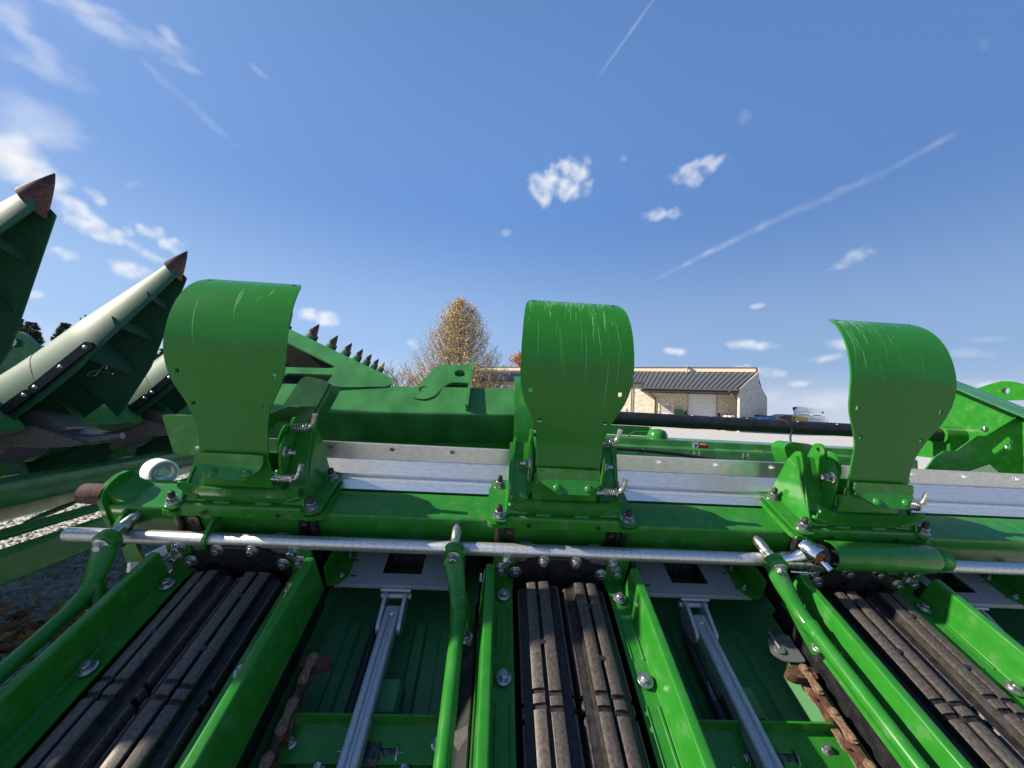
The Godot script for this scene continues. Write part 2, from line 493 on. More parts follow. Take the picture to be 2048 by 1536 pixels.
# ------------------------------------------------------------------ small shared hardware
var HW := {}
func hardware() -> void:
	var b := MB.new()   # flanged hex bolt, head along +y
	b.lathe(V2([0.0155, 0.0, 0.0155, 0.0022, 0.0145, 0.003, 0.0, 0.003]), 22)
	b.lathe(V2([0.0112, 0.003, 0.0105, 0.0045, 0.0, 0.0046]), 18)
	var xfn := basis_cols(Vector3(1, 0, 0), Vector3(0, 0, 1), Vector3(0, 1, 0))
	b.prism(circ(0, 0, 0.0092, 6), 0.0045, 0.0115, xfn, [], 10.0)
	b.lathe(V2([0.0078, 0.0115, 0.0068, 0.0128, 0.0, 0.0129]), 12)
	HW.bolt = b.mesh()
	b = MB.new()        # nut with a black stud
	b.lathe(V2([0.0165, 0.0, 0.0165, 0.0025, 0.0, 0.0026]), 20)
	b.prism(circ(0, 0, 0.0115, 6), 0.0026, 0.0145, xfn, [], 10.0)
	b.lathe(V2([0.0098, 0.0145, 0.009, 0.0155, 0.0, 0.0156]), 16)
	HW.nut = b.mesh()
	b = MB.new()
	b.lathe(V2([0.0072, 0.012, 0.0072, 0.027, 0.005, 0.030, 0.0, 0.031]), 14)
	HW.stud = b.mesh()
	b = MB.new()        # domed rivet
	b.lathe(V2([0.0095, 0.0, 0.0092, 0.002, 0.0075, 0.0046, 0.0045, 0.0063, 0.0, 0.007]), 18, Transform3D(), 70.0)
	HW.rivet = b.mesh()
	b = MB.new()        # spring, along +x
	var pth := PackedVector3Array()
	for i in 61:
		var a := i / 60.0 * TAU * 5.0
		pth.append(Vector3(i / 60.0 * 0.028, cos(a) * 0.0095, sin(a) * 0.0095))
	b.tube(pth, 0.0011, 6)
	HW.spring = b.mesh()
	b = MB.new()        # L shaped pin, along +x then up
	b.tube(V3([-0.02, 0, 0, 0.02, 0, 0, 0.031, 0.001, 0, 0.038, 0.005, -0.001, 0.042, 0.011, -0.002, 0.0445, 0.02, -0.004, 0.048, 0.036, -0.008]), 0.0062, 12)
	b.lathe(V2([0.0062, 0.0, 0.0115, 0.0, 0.0115, 0.003, 0.0062, 0.003]), 16, basis_cols(Vector3(0, 1, 0), Vector3(1, 0, 0), Vector3(0, 0, 1), Vector3(0.026, 0, 0)))
	HW.pin = b.mesh()

func hood_mesh() -> ArrayMesh:
	# profile: y, z, half width
	var pr := [[-0.172, -0.912, 0.0745], [-0.135, -0.908, 0.0750], [-0.10, -0.902, 0.0755], [-0.07, -0.893, 0.0775], [-0.045, -0.884, 0.083], [-0.025, -0.8775, 0.0905], [0.0, -0.869, 0.103], [0.02, -0.863, 0.1135], [0.043, -0.8575, 0.1215], [0.065, -0.852, 0.1255], [0.09, -0.848, 0.1275], [0.115, -0.8465, 0.1275], [0.14, -0.8485, 0.1270], [0.165, -0.853, 0.1262], [0.19, -0.8605, 0.125], [0.213, -0.871, 0.1235], [0.233, -0.884, 0.121], [0.249, -0.899, 0.1175], [0.2605, -0.915, 0.1125], [0.268, -0.930, 0.105], [0.2715, -0.941, 0.094], [0.273, -0.947, 0.084]]
	# finer stations by Catmull-Rom, plus the edges of the square holes
	var st := []
	for i in pr.size() - 1:
		var p0: Array = pr[max(i - 1, 0)]
		var p3: Array = pr[min(i + 2, pr.size() - 1)]
		for k in 3:
			var t := k / 3.0
			var q := []
			for c in 3:
				q.append(cubic_interpolate(pr[i][c], pr[i + 1][c], p0[c], p3[c], t))
			st.append(q)
	st.append(pr[pr.size() - 1])
	var arc := [0.0]
	for i in range(1, st.size()):
		arc.append(arc[i - 1] + Vector2(st[i][0] - st[i - 1][0], st[i][1] - st[i - 1][1]).length())
	var holes := [[-0.025, 0.0755, 0.0048], [0.043, 0.1015, 0.0048], [0.2615, 0.0955, 0.0042]]
	var ss := []
	for a in arc:
		ss.append(a)
	var spans := []
	for h in holes:
		var s := 0.0
		for i in range(1, st.size()):
			if st[i][0] >= h[0]:
				s = lerp(arc[i - 1], arc[i], inverse_lerp(st[i - 1][0], st[i][0], h[0]))
				break
		spans.append([s - h[2], s + h[2]])
		for i in range(ss.size() - 1, -1, -1):
			if ss[i] > s - h[2] - 0.002 and ss[i] < s + h[2] + 0.002:
				ss.remove_at(i)
		ss.append(s - h[2]); ss.append(s + h[2])
	ss.sort()
	var rows := []
	for s in ss:
		var i := 1
		while i < arc.size() - 1 and arc[i] < s:
			i += 1
		var t: float = inverse_lerp(arc[i - 1], arc[i], s)
		var y: float = lerp(st[i - 1][0], st[i][0], t)
		var z: float = lerp(st[i - 1][1], st[i][1], t)
		var w: float = lerp(st[i - 1][2], st[i][2], t)
		var i0: int = max(i - 2, 0)
		var i1: int = min(i + 1, st.size() - 1)
		var tg := Vector2(st[i1][0] - st[i0][0], st[i1][1] - st[i0][1]).normalized()   # y, z
		var nrm := Vector3(0, -tg.y, tg.x)    # towards the viewer at the bottom, up at the top
		var hx := 0.0755
		if s < spans[1][0]:
			hx = lerp(0.0755, 0.1015, clamp(inverse_lerp(spans[0][1], spans[1][0], s), 0, 1))
		else:
			hx = lerp(0.1015, 0.0955, clamp(inverse_lerp(spans[1][1], spans[2][0], s), 0, 1))
		hx = min(hx, w - 0.0105)
		var xs := [-w, -hx - 0.0046, -hx + 0.0046, -0.03, 0.03, hx - 0.0046, hx + 0.0046, w]
		rows.append([s, y, z, nrm, xs])
	var b := MB.new()
	var th := 0.0045
	for i in rows.size() - 1:
		var A: Array = rows[i]
		var B: Array = rows[i + 1]
		var hole_row := false
		for sp in spans:
			if absf(A[0] - sp[0]) < 1e-6 and absf(B[0] - sp[1]) < 1e-6:
				hole_row = true
		for k in 7:
			if hole_row and (k == 1 or k == 5):
				for e in [[k, 1.0], [k + 1, -1.0]]:
					var q0 := Vector3(A[4][e[0]], A[1], A[2])
					var q1 := Vector3(B[4][e[0]], B[1], B[2])
					b.quad(q0, q1, q1 - B[3] * th, q0 - A[3] * th, Vector3(e[1], 0, 0))
				for R in [[A, 1.0], [B, -1.0]]:
					var q0 := Vector3(R[0][4][k], R[0][1], R[0][2])
					var q1 := Vector3(R[0][4][k + 1], R[0][1], R[0][2])
					b.quad(q0, q1, q1 - R[0][3] * th, q0 - R[0][3] * th, Vector3(0, B[1] - A[1], B[2] - A[2]) * R[1])
				continue
			var a0 := Vector3(A[4][k], A[1], A[2])
			var a1 := Vector3(A[4][k + 1], A[1], A[2])
			var b0 := Vector3(B[4][k], B[1], B[2])
			var b1 := Vector3(B[4][k + 1], B[1], B[2])
			var ua0 := Vector2(a0.x / 0.27 + 0.5, 1.0 - A[0] / 0.53)
			var ua1 := Vector2(a1.x / 0.27 + 0.5, 1.0 - A[0] / 0.53)
			var ub0 := Vector2(b0.x / 0.27 + 0.5, 1.0 - B[0] / 0.53)
			var ub1 := Vector2(b1.x / 0.27 + 0.5, 1.0 - B[0] / 0.53)
			b.tri(a0, a1, b1, A[3], A[3], B[3], ua0, ua1, ub1)
			b.tri(a0, b1, b0, A[3], B[3], B[3], ua0, ub1, ub0)
			var na: Vector3 = -A[3]
			var nb: Vector3 = -B[3]
			b.tri(a0 + na * th, a1 + na * th, b1 + nb * th, na, na, nb, ua0, ua1, ub1)
			b.tri(a0 + na * th, b1 + nb * th, b0 + nb * th, na, nb, nb, ua0, ub1, ub0)
		for e in [0, 7]:
			var q0 := Vector3(A[4][e], A[1], A[2])
			var q1 := Vector3(B[4][e], B[1], B[2])
			b.quad(q0, q1, q1 - B[3] * th, q0 - A[3] * th, Vector3(-1.0 if e == 0 else 1.0, 0, 0))
	for R in [[rows[0], Vector3.DOWN], [rows[rows.size() - 1], Vector3(0, 0, -1)]]:
		var r: Array = R[0]
		b.quad(Vector3(r[4][0], r[1], r[2]), Vector3(r[4][7], r[1], r[2]), Vector3(r[4][7], r[1], r[2]) - r[3] * th, Vector3(r[4][0], r[1], r[2]) - r[3] * th, R[1])
	return b.mesh()

func hood_paint(seed_no: int, scratches: int, clump_x: float, spread: float, long_ones: int) -> StandardMaterial3D:
	var r := RandomNumberGenerator.new()
	r.seed = seed_no
	var S := 400
	var im := Image.create(S, S, false, Image.FORMAT_RGB8)
	var base := lin(0.020, 0.158, 0.016)
	im.fill(base)
	var f := FastNoiseLite.new()
	f.seed = seed_no
	f.frequency = 0.011
	f.fractal_octaves = 4
	for y in range(0, S):
		for x in range(0, S):
			var q := 1.0 + f.get_noise_2d(x * 0.6, y * 1.6) * 0.035
			var c := Color(base.r * q, base.g * q, base.b * q)
			im.set_pixel(x, y, c)
	var light := lin(0.34, 0.50, 0.30)
	for i in scratches + long_ones:
		var lng := i >= scratches
		var x: float = clamp(r.randfn(clump_x, spread), 0.02, 0.98) * S
		var y: float = (r.randf_range(0.0, 0.13) if not lng else r.randf_range(0.05, 0.3)) * S
		if r.randf() < 0.25:
			y += r.randf_range(0.0, 0.15) * S
		var ln: float = r.randf_range(8, 36) if not lng else r.randf_range(50, 115)
		var dx := r.randf_range(-0.30, 0.14) if not lng else r.randf_range(-0.05, 0.12)
		var cur := r.randf_range(-0.004, 0.004)
		var wd := 1 if r.randf() < 0.5 else 2
		var k := r.randf_range(0.35, 1.0)
		for s in int(ln):
			dx += cur
			x += dx
			y += 0.95
			var kk: float = k * sin(PI * (s + 2.0) / (ln + 4.0))
			for w in wd:
				var xi := int(x) + w
				var yi := int(y)
				if xi >= 0 and xi < S and yi >= 0 and yi < S and r.randf() > 0.12:
					im.set_pixel(xi, yi, im.get_pixel(xi, yi).lerp(light, kk))
	for i in 70:      # nicks and dust specks
		var x := r.randi_range(4, S - 8)
		var y := r.randi_range(2, S - 8)
		var c := light if r.randf() < 0.7 else lin(0.10, 0.16, 0.08)
		for k in r.randi_range(1, 5):
			im.set_pixel(x + r.randi_range(0, 2), y + r.randi_range(0, 2), im.get_pixel(x, y).lerp(c, r.randf_range(0.25, 0.8)))
	for i in 26:      # chips along the upper edge
		var x := r.randi_range(int(S * 0.25), int(S * 0.8))
		for k in r.randi_range(3, 14):
			im.set_pixel(clampi(x + r.randi_range(-4, 4), 0, S - 1), r.randi_range(0, 9), lin(0.5, 0.55, 0.5))
	im.generate_mipmaps()
	var m := mat(Color.WHITE, 0.2)
	m.metallic_specular = 0.36
	m.albedo_texture = ImageTexture.create_from_image(im)
	var m2 := bump_tex(0.03, 1.0, 11, 2)
	m.normal_enabled = true
	m.normal_texture = m2
	m.normal_scale = 0.08
	return m

func roll_mesh(_phase: float) -> ArrayMesh:
	# dark cast core: four grooved faces with open corners between them
	var b := MB.new()
	var sec := PackedVector2Array()
	for i in 4:
		var a := deg_to_rad(i * 90.0)
		for q in [[-0.0228, 0.030], [-0.0215, 0.0370], [-0.0030, 0.0378], [-0.0026, 0.0320], [0.0026, 0.0320], [0.0030, 0.0378], [0.0215, 0.0370], [0.0228, 0.030]]:
			sec.append(Vector2(q[0], q[1]).rotated(-a))
		sec.append(Vector2(0.0240, 0.0240).rotated(-a))
	b.prism(sec, -0.022, 1.40, Transform3D(), [], 20.0)
	b.lathe(V2([0.010, -0.055, 0.022, -0.050, 0.030, -0.038, 0.0345, -0.024, 0.036, -0.0215, 0.0, -0.021]), 28, basis_cols(Vector3(1, 0, 0), Vector3(0, 0, 1), Vector3(0, 1, 0)), 60.0)
	return b.mesh()
func blade_mesh(variant: int) -> ArrayMesh:
	# the two worn strips of one face, either side of its groove, cut at the knife slots
	var b := MB.new()
	for s in [-1.0, 1.0]:
		var sec := V2([s * 0.0032, 0.0372, s * 0.0032, 0.0408, s * 0.0042, 0.0415, s * 0.0120, 0.0418 + 0.0003 * variant, s * 0.0200, 0.0410, s * 0.0220, 0.0398, s * 0.0224, 0.0372])
		var c0: float = 0.205 + 0.004 * variant + (0.006 if s > 0.0 else 0.0)
		for z in [[-0.018, c0], [c0 + 0.009, c0 + 0.024], [c0 + 0.034, 1.40]]:
			b.prism(sec, z[0], z[1], Transform3D(), [], 30.0)
	return b.mesh()

# ------------------------------------------------------------------ the corn header in front of the camera
func build_corn_header() -> void:
	hardware()
	var H := thing("corn_header", "green corn header seen from the front across its toolbar, row units without snouts", "corn header")
	var XF := Transform3D(DK, O)
	var XFX := basis_cols(Vector3(0, 0, 1), Vector3(0, 1, 0), Vector3(1, 0, 0))   # section (z, y), run along x
	var XFN := basis_cols(Vector3(1, 0, 0), Vector3(0, 0, 1), Vector3(0, 1, 0))   # plate in (x, z), thickness along y
	var b := MB.new()
	# toolbar
	b.prism(fillet(V2([-0.105, 0.032, -0.105, 0.13, -0.2, 0.13, -0.2, 0.032]), 0.009, true, 4), -0.91, 2.7, XFX)
	var toolbar := part("toolbar", b, M.green, H, XF)
	b = MB.new()
	b.prism(fillet(V2([-0.101, 0.0, -0.098, 0.10, -0.099, 0.146, -0.110, 0.164, -0.128, 0.175, -0.157, 0.180, -0.185, 0.174, -0.196, 0.155, -0.198, 0.12, -0.205, 0.0]), 0.006, true, 3), -0.917, -0.905, XFX)
	b.prism(fillet(V2([-0.9, 0.128, -0.86, 0.128, -0.905, 0.158]), 0.002, true, 2), -0.19, -0.115, Transform3D())
	b.prism(fillet(V2([-0.925, -0.06, -0.88, -0.06, -0.885, 0.03, -0.915, 0.04]), 0.004, true, 2), -0.125, -0.115, Transform3D())
	part("end_lug", b, M.green, toolbar)
	b = MB.new()
	b.lathe(V2([0.0, -0.968, 0.019, -0.968, 0.0235, -0.964, 0.024, -0.945, 0.024, -0.935, 0.022, -0.91]), 26, basis_cols(Vector3(0, 0, 1), Vector3(1, 0, 0), Vector3(0, 1, 0), Vector3(0, 0.148, -0.122)))
	part("pivot_stub", b, M.rust, toolbar)
	# adjusting rod in front of the toolbar
	b = MB.new()
	b.lathe(V2([0.0, -0.968, 0.0146, -0.968, 0.0156, -0.966, 0.0156, 2.7]), 26, basis_cols(Vector3(0, 0, 1), Vector3(1, 0, 0), Vector3(0, 1, 0), Vector3(0, 0.080, -0.062)))
	b.lathe(V2([0.0158, -0.945, 0.0160, -0.944, 0.0158, -0.943]), 26, basis_cols(Vector3(0, 0, 1), Vector3(1, 0, 0), Vector3(0, 1, 0), Vector3(0, 0.080, -0.062)))
	part("adjusting_rod", b, M.rod, H, XF)
	# strap hangers that carry the rod near its free end
	b = MB.new()
	b.prism(fillet(V2([-0.105, 0.075, -0.105, 0.125, -0.09, 0.12, -0.045, 0.095, -0.038, 0.075, -0.05, 0.056, -0.075, 0.06]), 0.008, true, 3), -0.004, 0.004, XFX)
	var hanger := b.mesh()
	for x in [-0.858, -0.650]:
		part("rod_hanger", hanger, M.green, toolbar, Transform3D(Basis(), Vector3(x, 0, 0)))

	var hood := hood_mesh()
	var paints := [hood_paint(5, 14, 0.55, 0.25, 3), hood_paint(8, 280, 0.52, 0.27, 12), hood_paint(13, 210, 0.26, 0.17, 10)]
	var rolls := [roll_mesh(90.0 - 30.0), roll_mesh(90.0)]
	var blades := [blade_mesh(0), blade_mesh(1), blade_mesh(2)]
	var xcs := [-0.577, 0.185, 0.947]

	# shared meshes of a row unit
	b = MB.new()
	var rail_line := fillet(V2([0.117, 0.0, 0.157, 0.0, 0.163, 0.068, 0.183, 0.068, 0.194, -0.032]), 0.0045, false, 3)
	b.prism(thick(rail_line, -0.0045), -0.03, 1.40, Transform3D(), [], 50.0)
	b.prism(fillet(V2([0.112, -0.012, 0.164, -0.012, 0.166, 0.066, 0.158, 0.083, 0.118, 0.083, 0.112, 0.07]), 0.006, true, 2), -0.056, -0.050, Transform3D())
	b.box(Vector3(0.137, -0.004, -0.04), Vector3(0.045, 0.007, 0.026), 0.002)
	for z in [0.055, 0.235, 0.42, 0.6, 0.78]:
		b.box(Vector3(0.1505, 0.0008, z + 0.035), Vector3(0.006, 0.003, 0.10), 0.0013)
		b.box(Vector3(0.1265, 0.0008, z + 0.035), Vector3(0.004, 0.003, 0.10), 0.0013)
	var rail_r := b.mesh()
	var mir := MB.new()
	for i in range(0, b.v.size(), 3):
		var f := Vector3(-1, 1, 1)
		mir.tri(b.v[i] * f, b.v[i + 1] * f, b.v[i + 2] * f, b.n[i] * f, b.n[i + 1] * f, b.n[i + 2] * f)
	var rail_l := mir.mesh()
	b = MB.new()
	b.prism(fillet(V2([-0.128, 0.006, -0.126, 0.046, -0.088, 0.052, -0.064, 0.080, 0.052, 0.080, 0.074, 0.052, 0.112, 0.046, 0.114, 0.006, 0.088, 0.000, 0.062, 0.030, 0.030, 0.032, 0.0, 0.006, -0.03, 0.032, -0.062, 0.030, -0.088, 0.0]), 0.006, true, 3), -0.056, -0.046, Transform3D())
	b.box(Vector3(-0.006, 0.045, -0.047), Vector3(0.05, 0.062, 0.008), 0.003)
	var bearing_plate := b.mesh()
	b = MB.new()
	b.box(Vector3(0, -0.045, -0.13), Vector3(0.23, 0.14, 0.14), 0.012)
	b.box(Vector3(0, 0.03, -0.075), Vector3(0.17, 0.05, 0.03), 0.006)
	b.box(Vector3(0.0, 0.01, -0.062), Vector3(0.25, 0.05, 0.01), 0.003)
	var gear_case := b.mesh()
	b = MB.new()
	for s in [-1.0, 1.0]:
		b.lathe(V2([0.0, -0.088, 0.026, -0.088, 0.031, -0.083, 0.031, -0.062, 0.028, -0.0575, 0.0, -0.057]), 22, basis_cols(Vector3(1, 0, 0), Vector3(0, 0, 1), Vector3(0, 1, 0), Vector3(s * 0.085, 0.058, 0)))
		b.box(Vector3(s * 0.098, 0.068, -0.060), Vector3(0.056, 0.006, 0.014), 0.002)
		b.box(Vector3(s * 0.102, 0.078, -0.066), Vector3(0.05, 0.014, 0.02), 0.004)
	var bearing_cap := b.mesh()
	var rot_z := Transform3D(Basis(Vector3(1, 0, 0), Vector3(0, 0, 1), Vector3(0, -1, 0)), Vector3.ZERO)   # bolt head pointing down the deck
	for r in 3:
		var xc: float = xcs[r]
		var RX := Transform3D(DK, O + Vector3(xc, 0, 0))
		var ru := part("row_unit", gear_case, M.casting, H, RX)
		ru.set_meta("label", ["row unit nearest the parked header, mostly in shade", "middle row unit with sunlit stalk rolls", "right row unit beside the rusty gathering chain"][r])
		part("rail", rail_l, M.green, ru)
		part("rail", rail_r, M.green, ru)
		part("bearing_plate", bearing_plate, M.black, ru)
		part("bearing_cap", bearing_cap, M.grey_casting, ru)
		for k in 2:
			var cx := -0.0525 if k == 0 else 0.0525
			var ct := Transform3D(Basis(Vector3.BACK, deg_to_rad(9.0 if k == 0 else -3.0)) * Basis().scaled(Vector3(1.2, 1.2, 1.0)), Vector3(cx, -0.020, 0))
			part("stalk_roll", rolls[k], M.roll, ru, ct)
			for j in 4:
				part("roll_blade", blades[(j + k + r) % 3], M.worn, ru, ct * Transform3D(Basis(Vector3.BACK, deg_to_rad(j * 90.0)), Vector3.ZERO))
			b = MB.new()
			for q in [[0.012, 0.028], [0.125, 0.0]]:
				b.lathe(V2([0.0048, 0.0, 0.0048, 0.0424, 0.0, 0.0425]), 12, Transform3D(Basis(Vector3.BACK, deg_to_rad(0.0)), Vector3(0, 0, q[0] + 0.03 * k)))
			part("roll_plug", b, M.rubber, ru, ct)
		for s in [-1.0, 1.0]:
			for z in [0.0, 0.18, 0.36, 0.54, 0.72, 0.90, 1.08]:
				part("bolt", HW.bolt, M.zinc, ru, Transform3D(Basis(Vector3.UP, rng.randf() * 6.0), Vector3(s * 0.1385, 0.0048, z)))
		for p in [[-0.045, 0.066], [0.033, 0.066], [-0.112, 0.030], [0.100, 0.030]]:
			part("bolt", HW.bolt, M.zinc, ru, Transform3D(rot_z.basis * Basis(Vector3.UP, rng.randf() * 6.0), Vector3(p[0], p[1], -0.046)))
		for p in [[-0.134, 0.066], [-0.148, 0.036], [0.124, 0.066], [0.138, 0.036]]:
			part("bolt", HW.bolt, M.zinc, ru, Transform3D(rot_z.basis * Basis(Vector3.UP, rng.randf() * 6.0).scaled(Vector3(1.1, 1.3, 1.1)), Vector3(p[0], p[1], -0.05)))
		build_bracket(H, r, RX)
		# hood
		var hm := part("hood", hood, paints[r], H, Transform3D(Basis(), Vector3(xc - 0.004, HC, 0)))
		hm.set_meta("label", ["left hood, few scratches, in front of the parked header's snouts", "middle hood with fine scratches all along its top", "right hood scratched along its left edge, before the pale plates"][r])
		b = MB.new()
		var cl := fillet(V2([-0.074, -0.150, -0.073, -0.134, 0.073, -0.134, 0.074, -0.150, 0.072, -0.158, -0.072, -0.158]), 0.004, true, 3)
		b.prism(cl, -0.8995, -0.8945, Transform3D(Basis(Vector3.RIGHT, deg_to_rad(0.0)), Vector3.ZERO))
		var lower := V2([-0.071, -0.1585, 0.071, -0.1585, 0.071, -0.166, 0.047, -0.192, -0.024, -0.192, -0.071, -0.163])
		b.prism(lower, -0.0025, 0.0025, Transform3D(Basis(Vector3.RIGHT, deg_to_rad(-22.0)), Vector3(0, -0.1585, -0.897)) * Transform3D(Basis(), Vector3(0, 0.1585, 0)))
		part("clamp_plate", b, M.green, hm)
		b = MB.new()
		b.box(Vector3.ZERO, Vector3(0.156, 0.092, 0.005), 0.001, Transform3D(Basis(Vector3.RIGHT, deg_to_rad(23.0)), Vector3(0, -0.192, -0.931)))
		part("foot_plate", b, M.green, hm)
		for x in [-0.027, 0.0455]:
			part("rivet", HW.rivet, M.green, hm, Transform3D(Basis(Vector3.RIGHT, deg_to_rad(66.0)), Vector3(x, -0.1755, -0.8878)))
		# lever
		b = MB.new()
		b.lathe(V2([0.0, -0.020, 0.0225, -0.020, 0.0245, -0.017, 0.0245, 0.001, 0.0225, 0.004, 0.0, 0.004]), 28, basis_cols(Vector3(1, 0, 0), Vector3(0, 0, 1), Vector3(0, 1, 0), Vector3(-0.258, 0.104, -0.015)))
		b.tube(V3([-0.258, 0.102, -0.022, -0.256, 0.088, -0.008, -0.25, 0.074, 0.012, -0.243, 0.060, 0.036, -0.238, 0.050, 0.062, -0.235, 0.046, 0.09, -0.234, 0.045, 0.12]), [0.0225, 0.0225, 0.021, 0.0185, 0.0165, 0.0172, 0.0145], 18, true, 0.8)
		b.tube(V3([-0.2345, 0.0455, 0.085, -0.234, 0.045, 0.11, -0.233, 0.044, 0.3, -0.231, 0.043, 1.35]), [0.0185, 0.0148, 0.0140, 0.0140], 18, false)
		b.tube(V3([-0.240, 0.055, 0.045, -0.226, 0.026, 0.062, -0.216, 0.0, 0.085, -0.207, -0.02, 0.10]), [0.0185, 0.017, 0.013, 0.009], 16)
		var lever := part("lever", b, M.green, H, RX)
		b = MB.new()
		b.lathe(V2([0.0, -0.112, 0.0085, -0.112, 0.0095, -0.110, 0.0095, -0.094, 0.0125, -0.093, 0.0125, -0.062, 0.011, -0.060, 0.011, -0.054, 0.0128, -0.053, 0.0128, -0.034, 0.0, -0.034]), 18, basis_cols(Vector3(1, 0, 0), Vector3(0, 0, 1), Vector3(0, 1, 0), Vector3(-0.258, 0.1085, 0.0)))
		part("pivot_pin", b, M.zinc, lever)
		part("bolt", HW.bolt, M.zinc, lever, Transform3D(rot_z.basis.scaled(Vector3(1.15, 1.15, 1.15)), Vector3(-0.258, 0.104, -0.0105)))
		part("bolt", HW.bolt, M.zinc, lever, Transform3D(Basis(Vector3.BACK, deg_to_rad(20.0)).scaled(Vector3(0.8, 0.8, 0.8)), Vector3(-0.214, 0.004, 0.105)))
		# dark cover outside the left rail with three tooth-like fins
		b = MB.new()
		b.prism(thick(fillet(V2([-0.1985, -0.02, -0.222, -0.05, -0.238, -0.11, -0.238, -0.2]), 0.01, false, 3), 0.004), 0.05, 1.40, Transform3D(), [], 50.0)
		for z in [0.12, 0.245, 0.37, 0.5]:
			b.flat(Vector3(-0.1995, -0.018, z), Vector3(-0.235, -0.055, z - 0.002), Vector3(-0.2, -0.03, z + 0.05), Vector3(-1, 1, 0))
			b.flat(Vector3(-0.1995, -0.018, z), Vector3(-0.235, -0.055, z - 0.002), Vector3(-0.206, -0.05, z - 0.012), Vector3(0, 0, -1))
			b.flat(Vector3(-0.2, -0.03, z + 0.05), Vector3(-0.235, -0.055, z - 0.002), Vector3(-0.206, -0.05, z + 0.04), Vector3(0, 0, 1))
		if r == 1:
			part("side_cover", b, M.black, H, RX)
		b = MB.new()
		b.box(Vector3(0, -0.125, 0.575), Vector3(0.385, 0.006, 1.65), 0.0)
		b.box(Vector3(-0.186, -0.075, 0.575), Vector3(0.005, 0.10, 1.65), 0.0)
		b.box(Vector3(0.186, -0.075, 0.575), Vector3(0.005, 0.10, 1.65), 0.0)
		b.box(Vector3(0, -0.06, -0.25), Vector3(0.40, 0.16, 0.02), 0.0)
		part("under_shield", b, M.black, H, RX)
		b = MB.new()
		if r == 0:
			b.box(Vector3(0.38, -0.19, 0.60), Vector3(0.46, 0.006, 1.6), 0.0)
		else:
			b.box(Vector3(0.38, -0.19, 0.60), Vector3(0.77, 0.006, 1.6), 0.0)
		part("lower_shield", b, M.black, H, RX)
		build_bay(H, r, RX)
	build_chain(H, Transform3D(DK, O + Vector3(xcs[0], 0, 0)), 1.0)
	build_chain(H, Transform3D(DK, O + Vector3(xcs[2], 0, 0)), -1.0)
	build_cylinder(H, Transform3D(DK, O + Vector3(xcs[2], 0, 0)))
	build_rear_frame(H)

